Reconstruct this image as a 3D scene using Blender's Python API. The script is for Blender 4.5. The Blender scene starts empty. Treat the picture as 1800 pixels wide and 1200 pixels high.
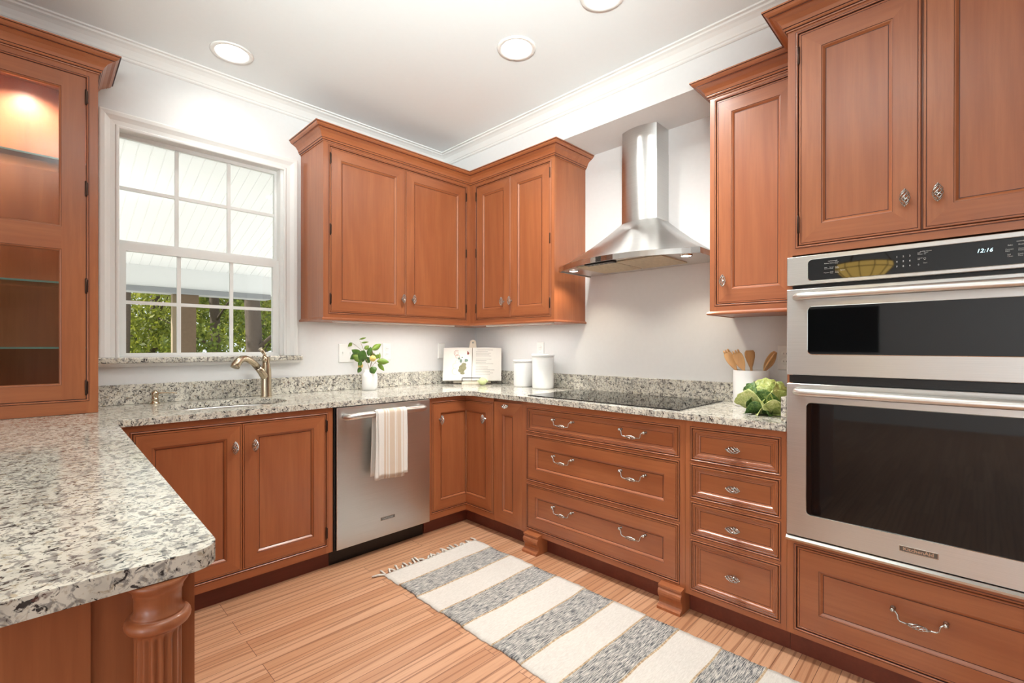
import bpy, bmesh, math, random
from mathutils import Vector, Matrix
random.seed(7)
SC = bpy.context.scene
COL = SC.collection
PI = math.pi

# ------------------------------------------------------------------ camera
cd = bpy.data.cameras.new('camera'); cam = bpy.data.objects.new('camera', cd); COL.objects.link(cam)
yaw, pitch, roll = 0.7796, -0.0015, 0.001
fw = Vector((math.cos(yaw)*math.cos(pitch), math.sin(yaw)*math.cos(pitch), math.sin(pitch)))
rt = Vector((math.sin(yaw), -math.cos(yaw), 0)); up = rt.cross(fw)
r2 = rt*math.cos(roll)+up*math.sin(roll); u2 = -rt*math.sin(roll)+up*math.cos(roll)
cm = Matrix((r2, u2, -fw)).transposed().to_4x4(); cm.translation = (-2.7152, -3.1367, 1.2181)
cam.matrix_world = cm
cd.sensor_width = 36; cd.lens = 830.99/1800*36; cd.shift_y = 9.224/1800; cd.clip_start = 0.02
SC.camera = cam

# ------------------------------------------------------------------ world, sun, daylight, exposure
wd = bpy.data.worlds.new('sky'); SC.world = wd; wd.use_nodes = True
wn = wd.node_tree.nodes; bg = wn['Background']
bg.inputs['Color'].default_value = (0.86, 0.93, 1.0, 1); bg.inputs['Strength'].default_value = 1.1
SC.view_settings.view_transform = 'Standard'; SC.view_settings.look = 'None'
SC.view_settings.gamma = 1; SC.view_settings.exposure = 0.49; SC.view_settings.use_curve_mapping = False

def light(name, typ, loc, energy, color=(1,1,1), aim=None, **kw):
    l = bpy.data.lights.new(name, typ); l.energy = energy; l.color = color
    for k, v in kw.items(): setattr(l, k, v)
    o = bpy.data.objects.new(name, l); o.location = loc
    if aim is not None:
        o.rotation_euler = (Vector(aim)-Vector(loc)).to_track_quat('-Z', 'Y').to_euler()
    COL.objects.link(o); return o
light('sun', 'SUN', (-8, 6, 12), 6.1, (1.0, 0.96, 0.90), aim=(-8+9, 6-5, 12-7.6), angle=0.01)
# area lamps added as daylight from unseen windows behind the camera
light('added_south_daylight', 'AREA', (-5.6, -6.15, 1.45), 70, (0.90, 0.97, 1.0), aim=(-8.4, -1.5, 1.5), shape='RECTANGLE', size=3.0, size_y=2.0, spread=1.9)  # added lamp, turned to brighten the far west wall
light('added_west_daylight', 'AREA', (-7.95, -5.0, 1.45), 58, (0.86, 0.94, 1.0), aim=(0, -3.6, 1.8), shape='RECTANGLE', size=1.8, size_y=2.0)
# flash lamps added behind the camera, no fixture, bounced off the ceiling
light('fill_flash', 'AREA', (-2.5, -3.3, 1.75), 8, (0.91, 0.99, 0.98), aim=(-2.5, -3.299, 2.765), shape='DISK', size=0.45, spread=2.4)
light('bounce_flash', 'SPOT', (-2.85, -3.35, 1.9), 430, (0.91, 0.99, 0.98), aim=(-1.95, -2.1, 2.765), spot_size=1.25, spot_blend=1.0, shadow_soft_size=0.18)

# ------------------------------------------------------------------ materials
def lin(c):
    c = c/255.0
    return c/12.92 if c <= 0.04045 else ((c+0.055)/1.055)**2.4
def rgb(r, g, b): return (lin(r), lin(g), lin(b), 1)
class NT:
    def __init__(s, name):
        s.m = bpy.data.materials.new(name); s.m.use_nodes = True
        s.t = s.m.node_tree; s.b = s.t.nodes['Principled BSDF']; s.out = s.t.nodes['Material Output']
    def n(s, typ, **kw):
        x = s.t.nodes.new(typ)
        for k, v in kw.items():
            if k in x.inputs: x.inputs[k].default_value = v
            else: setattr(x, k, v)
        return x
    def l(s, a, b): s.t.links.new(a, b)
    def set(s, **kw):
        for k, v in kw.items(): s.b.inputs[k.replace('_', ' ')].default_value = v
        return s
    def coords(s, scale=(1, 1, 1), kind='Object'):
        tc = s.n('ShaderNodeTexCoord'); mp = s.n('ShaderNodeMapping'); mp.inputs['Scale'].default_value = scale
        s.l(tc.outputs[kind], mp.inputs['Vector']); return mp.outputs['Vector']
    def noise(s, vec, scale, detail=4, rough=0.55, dist=0.0):
        x = s.n('ShaderNodeTexNoise'); x.inputs['Scale'].default_value = scale; x.inputs['Detail'].default_value = detail
        x.inputs['Roughness'].default_value = rough; x.inputs['Distortion'].default_value = dist
        s.l(vec, x.inputs['Vector']); return x.outputs['Fac']
    def ramp(s, fac, stops, interp='LINEAR'):
        x = s.n('ShaderNodeValToRGB'); cr = x.color_ramp; cr.interpolation = interp
        while len(cr.elements) < len(stops): cr.elements.new(0.5)
        for e, (p, c) in zip(cr.elements, stops): e.position = p; e.color = c
        s.l(fac, x.inputs['Fac']); return x.outputs['Color']
    def mix(s, fac, a, b, mode='MIX'):
        x = s.n('ShaderNodeMix'); x.data_type = 'RGBA'; x.blend_type = mode
        for v, k in ((fac, 0), (a, 6), (b, 7)):
            if isinstance(v, (int, float)): x.inputs[k].default_value = v
            elif isinstance(v, tuple): x.inputs[k].default_value = v
            else: s.l(v, x.inputs[k])
        return x.outputs[2]
    def bump(s, h, strength, dist=0.002):
        x = s.n('ShaderNodeBump'); x.inputs['Strength'].default_value = strength; x.inputs['Distance'].default_value = dist
        s.l(h, x.inputs['Height']); s.l(x.outputs['Normal'], s.b.inputs['Normal'])
def plain(name, col, rough=0.5, metal=0.0, spec=0.5, var=0.0, **kw):
    t = NT(name); t.set(Roughness=rough, Metallic=metal); t.b.inputs['Specular IOR Level'].default_value = spec
    if var:
        f = t.noise(t.coords((1, 1, 1)), 40)
        d = tuple(max(0, c*(1-var)) for c in col[:3])+(1,)
        t.l(t.ramp(f, [(0.3, d), (0.7, col)]), t.b.inputs['Base Color'])
    else: t.b.inputs['Base Color'].default_value = col
    t.set(**kw); return t.m

def wood(name, axis, light_c, dark_c, rough=0.36, coat=0.32):
    t = NT(name)
    sc = {'x': (1.3, 26, 26), 'y': (26, 1.3, 26), 'z': (26, 26, 1.3)}[axis]
    sc2 = {'x': (0.6, 5, 5), 'y': (5, 0.6, 5), 'z': (5, 5, 0.6)}[axis]
    sc3 = {'x': (5, 160, 160), 'y': (160, 5, 160), 'z': (160, 160, 5)}[axis]
    fine = t.noise(t.coords(sc), 3.0, 5, 0.6, 0.3)
    broad = t.noise(t.coords(sc2), 1.6, 3, 0.5, 0.8)
    pore = t.noise(t.coords(sc3), 2.0, 2, 0.5)
    c = t.ramp(broad, [(0.32, dark_c), (0.66, light_c)])
    mid = tuple(0.80*v for v in dark_c[:3])+(1,)
    c = t.mix(t.ramp(fine, [(0.40, (0.0, 0, 0, 1)), (0.62, (0.30, 0.30, 0.30, 1))]), c, mid)
    c = t.mix(t.ramp(pore, [(0.55, (0, 0, 0, 1)), (0.75, (0.22, 0.22, 0.22, 1))]), c, mid)
    t.l(c, t.b.inputs['Base Color'])
    t.set(Roughness=rough); t.b.inputs['Coat Weight'].default_value = coat; t.b.inputs['Coat Roughness'].default_value = 0.22
    return t.m
CL, CD_ = rgb(175, 106, 65), rgb(157, 89, 53)
WX, WY, WZ = [wood('cherry_wood_'+a, a, CL, CD_) for a in 'xyz']
GLAZE = plain('dark_glaze', rgb(72, 30, 22), 0.45)
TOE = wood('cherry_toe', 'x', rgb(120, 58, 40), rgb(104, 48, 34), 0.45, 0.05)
INSIDE = wood('cherry_inside', 'z', rgb(176, 104, 66), rgb(160, 90, 56), 0.45, 0.05)
WALL = plain('wall_paint', rgb(228, 228, 227), 0.7, var=0.02)
CEIL = plain('ceiling_paint', rgb(238, 243, 244), 0.8, var=0.01)
TRIM = plain('trim_paint', rgb(235, 235, 232), 0.42, var=0.01)
WHITE = plain('white_plastic', rgb(238, 238, 234), 0.35, var=0.01)
CERAMIC = plain('white_ceramic', rgb(236, 236, 234), 0.3, var=0.015, Coat_Weight=0.3)
BLACK = plain('black_plastic', rgb(16, 15, 15), 0.4)
BRONZE = plain('dark_bronze', rgb(70, 52, 44), 0.35, 0.9)
PEWTER = plain('pewter', rgb(196, 193, 188), 0.2, 1.0)
CHROME = plain('polished_steel', rgb(205, 203, 198), 0.12, 1.0)
def steel(name, col, rough=0.30, aniso=0.75, grain='z'):
    t = NT(name); t.set(Metallic=1.0, Roughness=rough, Anisotropic=aniso); t.b.inputs['Anisotropic Rotation'].default_value = 0.25
    tg = t.n('ShaderNodeTangent'); tg.direction_type = 'RADIAL'; tg.axis = 'Z'
    t.l(tg.outputs['Tangent'], t.b.inputs['Tangent'])
    f = t.noise(t.coords((2, 2, 300)), 2.0, 3)
    d = tuple(0.93*v for v in col[:3])+(1,)
    t.l(t.ramp(f, [(0.35, d), (0.65, col)]), t.b.inputs['Base Color'])
    return t.m
STEEL = steel('brushed_steel', rgb(211, 211, 209))
SATIN = plain('satin_steel', rgb(222, 219, 214), 0.34, 1.0)
NICKEL = plain('brushed_nickel', rgb(190, 176, 152), 0.27, 1.0)
BGLASS = plain('black_glass', (0.004, 0.0045, 0.005, 1), 0.03, 0, 0.5, IOR=1.5)
LAMP = None
def emit(name, col, strength):
    t = NT(name); t.set(Roughness=0.4); t.b.inputs['Base Color'].default_value = col
    t.b.inputs['Emission Color'].default_value = col; t.b.inputs['Emission Strength'].default_value = strength
    return t.m
BULB = emit('lamp_glow', (1.0, 0.97, 0.92, 1), 9.0)
CLOCK = emit('clock_digits', (0.55, 0.9, 1.0, 1), 1.6)
PRINT = plain('panel_print', rgb(200, 200, 196), 0.5)
def glassmat(name, tint=(1, 1, 1, 1), refl=1.0, rough=0.0):
    t = NT(name); t.t.nodes.remove(t.b)
    tr = t.n('ShaderNodeBsdfTransparent'); tr.inputs['Color'].default_value = tint
    gl = t.n('ShaderNodeBsdfGlossy'); gl.inputs['Roughness'].default_value = rough
    fr = t.n('ShaderNodeFresnel'); fr.inputs['IOR'].default_value = 1.5
    ma = t.n('ShaderNodeMath'); ma.operation = 'MULTIPLY'; ma.inputs[1].default_value = refl; t.l(fr.outputs[0], ma.inputs[0])
    mx = t.n('ShaderNodeMixShader'); t.l(ma.outputs[0], mx.inputs[0]); t.l(tr.outputs[0], mx.inputs[1]); t.l(gl.outputs[0], mx.inputs[2])
    t.l(mx.outputs[0], t.out.inputs['Surface']); return t.m
GLASS = glassmat('window_glass', (0.97, 0.98, 0.97, 1), 1.0)
CABGLASS = glassmat('cabinet_glass', (0.93, 0.93, 0.92, 1), 1.0)
SHELFGLASS = glassmat('shelf_glass', (0.90, 0.96, 0.94, 1), 1.0)
GEDGE = plain('glass_edge', rgb(150, 190, 180), 0.15)

def granite():
    t = NT('speckled_granite'); v = t.coords((1, 1, 1))
    big = t.noise(v, 14, 3, 0.5)
    base = t.ramp(big, [(0.35, rgb(229, 225, 212)), (0.55, rgb(216, 212, 199)), (0.72, rgb(190, 187, 176))])
    tan = t.noise(t.coords((1.0, 1.0, 1.0)), 75, 3, 0.6, 0.4)
    c = t.mix(t.ramp(tan, [(0.56, (0, 0, 0, 1)), (0.66, (0.75, 0.75, 0.75, 1))]), base, rgb(172, 156, 128))
    gr = t.noise(t.coords((1.2, 0.8, 1)), 56, 4, 0.62, 0.9)
    c = t.mix(t.ramp(gr, [(0.50, (0, 0, 0, 1)), (0.60, (0.85, 0.85, 0.85, 1))]), c, rgb(132, 128, 124))
    bl = t.noise(t.coords((0.9, 1.3, 1)), 74, 4, 0.62, 1.2)
    c = t.mix(t.ramp(bl, [(0.562, (0, 0, 0, 1)), (0.61, (0.95, 0.95, 0.95, 1))]), c, rgb(42, 39, 42))
    rd = t.noise(t.coords((1, 1, 1.1)), 55, 2, 0.5, 0.5)
    c = t.mix(t.ramp(rd, [(0.69, (0, 0, 0, 1)), (0.73, (0.7, 0.7, 0.7, 1))]), c, rgb(104, 66, 58))
    t.l(c, t.b.inputs['Base Color']); t.set(Roughness=0.09); return t.m
GRANITE = granite()

def floor_mat():
    t = NT('oak_floor'); tc = t.n('ShaderNodeTexCoord')
    br = t.n('ShaderNodeTexBrick'); br.offset = 0.37; br.offset_frequency = 3; br.squash = 1.0
    for k, v in (('Scale', 1.0), ('Mortar Size', 0.0009), ('Mortar Smooth', 0.1), ('Bias', 0.0), ('Brick Width', 1.05), ('Row Height', 0.066)):
        br.inputs[k].default_value = v
    br.inputs['Color1'].default_value = (0, 0, 0, 1); br.inputs['Color2'].default_value = (1, 1, 1, 1); br.inputs['Mortar'].default_value = (0.5, 0.5, 0.5, 1)
    t.l(tc.outputs['Object'], br.inputs['Vector'])
    seed = br.outputs['Color']
    off = t.n('ShaderNodeVectorMath'); off.operation = 'MULTIPLY_ADD'
    t.l(seed, off.inputs[0]); off.inputs[1].default_value = (7.0, 3.0, 5.0); t.l(tc.outputs['Object'], off.inputs[2])
    mp = t.n('ShaderNodeMapping'); mp.inputs['Scale'].default_value = (1.6, 34, 1); t.l(off.outputs[0], mp.inputs['Vector'])
    mp2 = t.n('ShaderNodeMapping'); mp2.inputs['Scale'].default_value = (5, 240, 1); t.l(off.outputs[0], mp2.inputs['Vector'])
    mp3 = t.n('ShaderNodeMapping'); mp3.inputs['Scale'].default_value = (0.9, 11, 1); t.l(off.outputs[0], mp3.inputs['Vector'])
    g1 = t.noise(mp.outputs[0], 1.6, 5, 0.6, 0.9); g2 = t.noise(mp2.outputs[0], 1.4, 2, 0.5, 0.2)
    wv = t.n('ShaderNodeTexWave'); wv.wave_type = 'BANDS'; wv.bands_direction = 'Y'
    for k, v in (('Scale', 0.8), ('Distortion', 9.0), ('Detail', 2.0), ('Detail Scale', 0.9)): wv.inputs[k].default_value = v
    t.l(mp3.outputs[0], wv.inputs['Vector'])
    c = t.ramp(seed, [(0.0, rgb(192, 140, 105)), (0.5, rgb(205, 155, 119)), (1.0, rgb(216, 169, 135))])
    c = t.mix(t.ramp(wv.outputs['Fac'], [(0.84, (0, 0, 0, 1)), (0.97, (0.6, 0.6, 0.6, 1))]), c, rgb(138, 84, 54))
    c = t.mix(t.ramp(g1, [(0.48, (0, 0, 0, 1)), (0.74, (0.22, 0.22, 0.22, 1))]), c, rgb(158, 104, 72))
    c = t.mix(t.ramp(g2, [(0.56, (0, 0, 0, 1)), (0.74, (0.36, 0.36, 0.36, 1))]), c, rgb(132, 78, 48))
    c = t.mix(br.outputs['Fac'], c, rgb(84, 48, 30))
    t.l(c, t.b.inputs['Base Color']); t.set(Roughness=0.36); t.b.inputs['Coat Weight'].default_value = 0.15
    t.b.inputs['Coat Roughness'].default_value = 0.3
    return t.m
FLOOR = floor_mat()

# ------------------------------------------------------------------ mesh helpers
class MB:
    """collects geometry in world coordinates; build() links it as ONE object with its origin at the base of its bounds"""
    def __init__(s, *mats): s.bm = bmesh.new(); s.mats = list(mats); s.smooth = set()
    def mi(s, m):
        if m not in s.mats: s.mats.append(m)
        return s.mats.index(m)
    def face(s, vs, m=0, smooth=False):
        try: f = s.bm.faces.new(vs)
        except ValueError: return None
        f.material_index = m; f.smooth = smooth; return f
    def pts(s, ps, M=None): return [s.bm.verts.new((M @ Vector(p)) if M else Vector(p)) for p in ps]
    def box(s, x0, x1, y0, y1, z0, z1, m=0, M=None, bevel=0.0, seg=2):
        v = s.pts([(x0, y0, z0), (x1, y0, z0), (x1, y1, z0), (x0, y1, z0), (x0, y0, z1), (x1, y0, z1), (x1, y1, z1), (x0, y1, z1)], M)
        fs = [s.face([v[i] for i in q], m) for q in ((0, 3, 2, 1), (4, 5, 6, 7), (0, 1, 5, 4), (1, 2, 6, 5), (2, 3, 7, 6), (3, 0, 4, 7))]
        if bevel:
            es = list({e for f in fs for e in f.edges})
            r = bmesh.ops.bevel(s.bm, geom=es, offset=bevel, segments=seg, affect='EDGES', profile=0.5)
            for f in r['faces']: f.material_index = m
        return s
    def loft(s, loops, m=0, cap0=True, cap1=True, closed=True, smooth=False, M=None, pm=None):
        L = [s.pts(l, M) for l in loops]
        n = len(L[0])
        for k, (a, b) in enumerate(zip(L, L[1:])):
            mm = m[k] if isinstance(m, (list, tuple)) else m
            for i in range(n if closed else n-1):
                j = (i+1) % n
                s.face([a[i], a[j], b[j], b[i]], pm.get(i, mm) if pm else mm, smooth)
        m0 = m[0] if isinstance(m, (list, tuple)) else m; m1 = m[-1] if isinstance(m, (list, tuple)) else m
        if cap0: s.face(list(reversed(L[0])), m0)
        if cap1: s.face(L[-1], m1)
        return s
    def lathe(s, prof, loc=(0, 0, 0), seg=32, m=0, M=None, cap0=True, cap1=True, smooth=True):
        T = (M or Matrix.Identity(4)) if M is not None else Matrix.Translation(loc)
        loops = [[(r*math.cos(2*PI*i/seg), r*math.sin(2*PI*i/seg), z) for i in range(seg)] for r, z in prof]
        return s.loft(loops, m, cap0, cap1, True, smooth, T)
    def tube(s, path, rad, seg=8, m=0, cap=True, M=None, flat=1.0):
        P = [Vector(p) for p in path]; n = len(P)
        R = rad if isinstance(rad, (list, tuple)) else [rad]*n
        t0 = (P[1]-P[0]).normalized()
        nrm = t0.orthogonal().normalized(); loops = []
        for i in range(n):
            t = (P[min(i+1, n-1)]-P[max(i-1, 0)]).normalized()
            nrm = (nrm-t*nrm.dot(t)).normalized(); bn = t.cross(nrm)
            loops.append([P[i]+R[i]*(math.cos(2*PI*k/seg)*nrm+flat*math.sin(2*PI*k/seg)*bn) for k in range(seg)])
        return s.loft(loops, m, cap, cap, True, True, M)
    def sphere(s, c, r, seg=16, rings=10, m=0, sc=(1, 1, 1), M=None):
        T = (M or Matrix.Identity(4)) @ Matrix.Translation(c) @ Matrix.Diagonal((*sc, 1))
        prof = [(max(1e-5, r*math.sin(PI*i/rings)), -r*math.cos(PI*i/rings)) for i in range(rings+1)]
        return s.lathe(prof, seg=seg, m=m, M=T)
    def rings(s, F, u0, u1, v0, v1, rs, mats=None, mask=(1, 1, 1, 1), cap=True, hm=None):
        """nested rectangles on frame F lofted from the outside in: rs = [(inset, w)], mask = which sides move (l,r,b,t)"""
        L = []
        for d, w in rs:
            a, b, c, e = u0+d*mask[0], u1-d*mask[1], v0+d*mask[2], v1-d*mask[3]
            L.append(s.pts([(a, c, w), (b, c, w), (b, e, w), (a, e, w)], F))
        for k, (A, B) in enumerate(zip(L, L[1:])):
            mm = mats[k] if mats else 0
            for i in range(4):
                j = (i+1) % 4
                q = mm
                if hm is not None and mm == 0 and i in (0, 2): q = hm
                s.face([A[i], A[j], B[j], B[i]], q)
        if cap: s.face(L[-1], 0 if cap is True else cap)
        return s
    def build(s, name, parent=None, mats=None, bevel=0.0, weld=True, at=None):
        if weld: bmesh.ops.remove_doubles(s.bm, verts=s.bm.verts, dist=1e-5)
        bmesh.ops.recalc_face_normals(s.bm, faces=s.bm.faces)
        vs = s.bm.verts
        if at is None:
            lo = Vector((min(v.co.x for v in vs), min(v.co.y for v in vs), min(v.co.z for v in vs)))
            hi = Vector((max(v.co.x for v in vs), max(v.co.y for v in vs), max(v.co.z for v in vs)))
            at = Vector(((lo.x+hi.x)/2, (lo.y+hi.y)/2, lo.z))
        at = Vector(at)
        for v in vs: v.co -= at
        me = bpy.data.meshes.new(name); s.bm.to_mesh(me); s.bm.free()
        for m in s.mats: me.materials.append(m)
        o = bpy.data.objects.new(name, me); COL.objects.link(o)
        place(o, parent, Matrix.Translation(at))
        if bevel:
            b = o.modifiers.new('edge', 'BEVEL'); b.width = bevel; b.segments = 2; b.limit_method = 'ANGLE'; b.angle_limit = 0.7
        return o
WM = {}
def place(o, parent, M):
    if parent is not None:
        o.parent = parent; o.matrix_basis = WM[parent.name].inverted() @ M
    else: o.matrix_basis = M
    WM[o.name] = M.copy()
def tag(o, label, cat, group=None, kind=None):
    o['label'] = label; o['category'] = cat
    if group: o['group'] = group
    if kind: o['kind'] = kind
    return o
def structure(o, label=None, cat='room'):
    o['kind'] = 'structure'
    if label: tag(o, label, cat)
    return o
def thing(name, loc, label, cat, group=None):
    o = bpy.data.objects.new(name, None); o.empty_display_size = 0.05; COL.objects.link(o)
    place(o, None, Matrix.Translation(loc)); return tag(o, label, cat, group)
def dup(src, parent, M):
    c = src.copy(); COL.objects.link(c); c.parent = None; place(c, parent, M)
    for ch in src.children:
        d = ch.copy(); COL.objects.link(d); d.parent = c; d.matrix_basis = ch.matrix_basis.copy()
    return c
def FW(y): return Matrix(((1, 0, 0, 0), (0, 0, -1, y), (0, 1, 0, 0), (0, 0, 0, 1)))     # u=+x, v=z, w=-y
def FS(x): return Matrix(((0, 0, -1, x), (-1, 0, 0, 0), (0, 1, 0, 0), (0, 0, 0, 1)))    # u=-y, v=z, w=-x
def sweep(path, prof):
    """plan polyline (outward = right of travel) and profile [(out, z)] -> list of mitred cross-sections, one per path vertex"""
    P = [Vector((p[0], p[1])) for p in path]; secs = []
    for i in range(len(P)):
        ns = []
        if i > 0: d = (P[i]-P[i-1]).normalized(); ns.append(Vector((d.y, -d.x)))
        if i < len(P)-1: d = (P[i+1]-P[i]).normalized(); ns.append(Vector((d.y, -d.x)))
        n = ns[0] if len(ns) == 1 else (ns[0]+ns[1])/(1+ns[0].dot(ns[1]))
        secs.append([(P[i].x+n.x*o, P[i].y+n.y*o, z) for o, z in prof])
    return secs
def text_mesh(body, size, F, u, v, w, mat, parent, name='lettering', shear=0.0, ext=0.0002, align='LEFT', bold=0.0, sx=1.0):
    cu = bpy.data.curves.new(name, 'FONT'); cu.body = body; cu.size = size; cu.extrude = ext; cu.align_x = align; cu.shear = shear
    cu.offset = bold; cu.resolution_u = 2
    o = bpy.data.objects.new(name, cu); COL.objects.link(o)
    dg = bpy.context.evaluated_depsgraph_get(); me = bpy.data.meshes.new_from_object(o.evaluated_get(dg))
    bpy.data.objects.remove(o); bpy.data.curves.remove(cu)
    me.materials.clear(); me.materials.append(mat)
    o = bpy.data.objects.new(name, me); COL.objects.link(o)
    place(o, parent, F @ Matrix.Translation((u, v, w)) @ Matrix.Diagonal((sx, 1, 1, 1)))
    return o

# ------------------------------------------------------------------ room shell
ZC = 2.765; XW = -8.0; YS = -6.2; T = 0.14
b = MB(FLOOR); b.box(XW, 0, YS, 0, -0.05, 0); structure(b.build('floor', at=(0, 0, 0)), 'oak strip floor with boards running along the window wall', 'floor')
b = MB(CEIL)
holes = [(-1.978, -0.325), (-0.95, -1.423), (-0.95, -1.953)]; HR = 0.078
def ceiling_mesh():
    bm = b.bm; loops = []
    def ring(ps):
        vs = [bm.verts.new((x, y, ZC)) for x, y in ps]
        return [bm.edges.new((vs[i], vs[(i+1) % len(vs)])) for i in range(len(vs))]
    es = ring([(XW, YS), (0, YS), (0, 0), (XW, 0)])
    for hx, hy in holes: es += ring([(hx+HR*math.cos(2*PI*i/32), hy+HR*math.sin(2*PI*i/32)) for i in range(32)])
    bmesh.ops.triangle_fill(bm, edges=es, use_beauty=True)
    top = [f for f in bm.faces]
    r = bmesh.ops.extrude_face_region(bm, geom=top)
    for v in [g for g in r['geom'] if isinstance(g, bmesh.types.BMVert)]: v.co.z += 0.1
ceiling_mesh(); structure(b.build('ceiling'), 'white painted ceiling with recessed lights', 'ceiling')
WX0, WX1, WZ0, WZ1 = -2.443, -1.604, 1.127, 2.352
b = MB(WALL)
b.box(XW, WX0, 0, T, 0, ZC); b.box(WX1, 0, 0, T, 0, ZC); b.box(WX0, WX1, 0, T, 0, WZ0); b.box(WX0, WX1, 0, T, WZ1, ZC)
structure(b.build('wall_north'), 'pale grey wall holding the double-hung window', 'wall')
b = MB(WALL); b.box(0, T, YS, T, 0, ZC); structure(b.build('wall_east'), 'pale grey wall behind the range hood', 'wall')
b = MB(WALL); b.box(XW-T, XW, YS, 0, 0, ZC); structure(b.build('wall_west'), 'pale grey far wall of the open room', 'wall')
b = MB(plain('low_bounce_wall', rgb(112, 98, 86), 0.7, var=0.03))  # unseen wall, tone picked dark to cut bounce on the peninsula end
b.box(XW, -7.5, YS-T, YS, 0, ZC); b.box(-3.7, 0, YS-T, YS, 0, ZC)
for xa, xb in ((-7.5, -3.7),): b.box(xa, xb, YS-T, YS, 2.5, ZC); b.box(xa, xb, YS-T, YS, 0, 0.4)
structure(b.build('wall_south'), 'unseen taupe rear wall, made dark to cut bounce, with a wide window opening', 'wall')
b = MB(WALL); b.box(-0.34, -0.0005, YS, -0.0005, 2.533, ZC-0.0005); structure(b.build('trim_1'), 'boxed soffit above the hood wall', 'soffit')
cprof = [(0, 2.685), (0.006, 2.685), (0.012, 2.690), (0.013, 2.698), (0.018, 2.701), (0.024, 2.713), (0.036, 2.732), (0.052, 2.744), (0.066, 2.749), (0.070, 2.756), (0.085, 2.757), (0.085, 2.7649), (0, 2.7649)]
b = MB(TRIM); b.loft(sweep([(XW, 0), (-0.34, 0), (-0.34, YS)], cprof)); structure(b.build('trim_2'), 'white crown moulding around the ceiling', 'crown moulding')

# recessed ceiling lights
def can(i, x, y, label, e):
    t = thing('ceiling_light', (x, y, ZC), label, 'ceiling light', 'recessed ceiling lights')
    m = MB(WHITE); m.lathe([(HR-0.001, 0.06), (HR-0.002, 0.0), (HR, -0.004), (HR+0.020, -0.006), (HR+0.024, -0.0005), (HR, -0.0003)], (x, y, ZC), 40, cap0=False, cap1=False)
    m.build('trim_ring', t)
    m = MB(BULB); m.lathe([(0.0001, 0.052), (HR-0.006, 0.052), (HR-0.006, 0.058), (0.0001, 0.058)], (x, y, ZC), 32, cap0=False, cap1=False); m.build('lens', t)
    l = light('can_lamp', 'AREA', (x, y, ZC+0.04), e, (0.99, 0.985, 0.95), aim=(x, y, 0), shape='DISK', size=0.13); l.data.spread = 2.6
can(0, *holes[0], 'recessed ceiling light above the sink window', 2)
can(1, *holes[1], 'recessed ceiling light in front of the range hood, whole in view', 14)
can(2, *holes[2], 'recessed ceiling light cut by the top edge of the photo', 14)

# ------------------------------------------------------------------ window
w1 = bpy.data.objects.new('window_1', None); COL.objects.link(w1); place(w1, None, Matrix.Translation(((WX0+WX1)/2, 0, WZ0)))
w1['kind'] = 'structure'; w1['label'] = 'white double-hung window above the sink'; w1['category'] = 'window'
b = MB(TRIM)
cs = [(0, -0.0005), (0.0, -0.016), (0.004, -0.018), (0.012, -0.018), (0.016, -0.014), (0.036, -0.016), (0.050, -0.022), (0.058, -0.026), (0.074, -0.028), (0.080, -0.026), (0.080, -0.0005)]
def casing(xa, xb, zt, zb):
    def at(x, z, sx, sz): return [(x+sx*d, y, z+sz*d) for d, y in cs]
    b.loft([at(xa, zb, -1, 0), at(xa, zt, -1, 1), at(xb, zt, 1, 1), at(xb, zb, 1, 0)], cap0=True, cap1=True)
casing(WX0+0.035, WX1-0.001, WZ1-0.025, 1.158); b.build('casing', w1)
b = MB(TRIM)
b.box(WX0+0.0005, WX0+0.018, 0.0005, 0.13, 1.158, WZ1-0.0005); b.box(WX1-0.018, WX1-0.0005, 0.0005, 0.13, 1.158, WZ1-0.0005); b.box(WX0+0.018, WX1-0.018, 0.0005, 0.13, WZ1-0.02, WZ1-0.0005)
b.box(WX0+0.018, WX1-0.018, 0.015, 0.13, 1.1285, 1.166)
b.build('jamb', w1)
def sash(name, x0, x1, z0, z1, gx0, gx1, gz0, gz1, y0, y1, vs, hs):
    m = MB(TRIM)
    m.box(x0, gx0, y0, y1, z0, z1); m.box(gx1, x1, y0, y1, z0, z1); m.box(gx0, gx1, y0, y1, z0, gz0); m.box(gx0, gx1, y0, y1, gz1, z1)
    o = m.build(name, w1)
    yg = (y0+y1)/2
    m = MB(TRIM)
    for v in vs: m.box(v-0.009, v+0.009, yg-0.008, yg+0.008, gz0, gz1)
    m.box(gx0, gx1, yg-0.0075, yg+0.0075, hs-0.009, hs+0.009); m.build('muntin_grid', o)
    m = MB(GLASS); m.box(gx0, gx1, yg-0.0015, yg+0.0015, gz0, gz1); m.build('pane', o)
sash('upper_sash', WX0+0.0185, WX1-0.0185, 1.735, WZ1-0.0205, -2.413, -1.636, 1.772, 2.311, 0.062, 0.092, (-2.15, -1.891), 2.048)
sash('lower_sash', WX0+0.0185, WX1-0.0185, 1.1665, 1.757, -2.377, -1.656, 1.179, 1.713, 0.026, 0.058, (-2.146, -1.886), 1.446)
b = MB(GRANITE); b.box(-2.505, -1.499, -0.052, -0.0005, 1.127, 1.157, bevel=0.006); b.box(WX0+0.001, WX1-0.001, -0.001, 0.014, 1.1285, 1.1565); b.build('stone_sill', w1)
b = MB(TRIM); b.loft([[(x, -0.0005, 1.108), (x, -0.014, 1.109), (x, -0.018, 1.114), (x, -0.030, 1.118), (x, -0.034, 1.1265), (x, -0.0005, 1.1265)] for x in (-2.503, -1.506)]); b.build('apron', w1)

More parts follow.
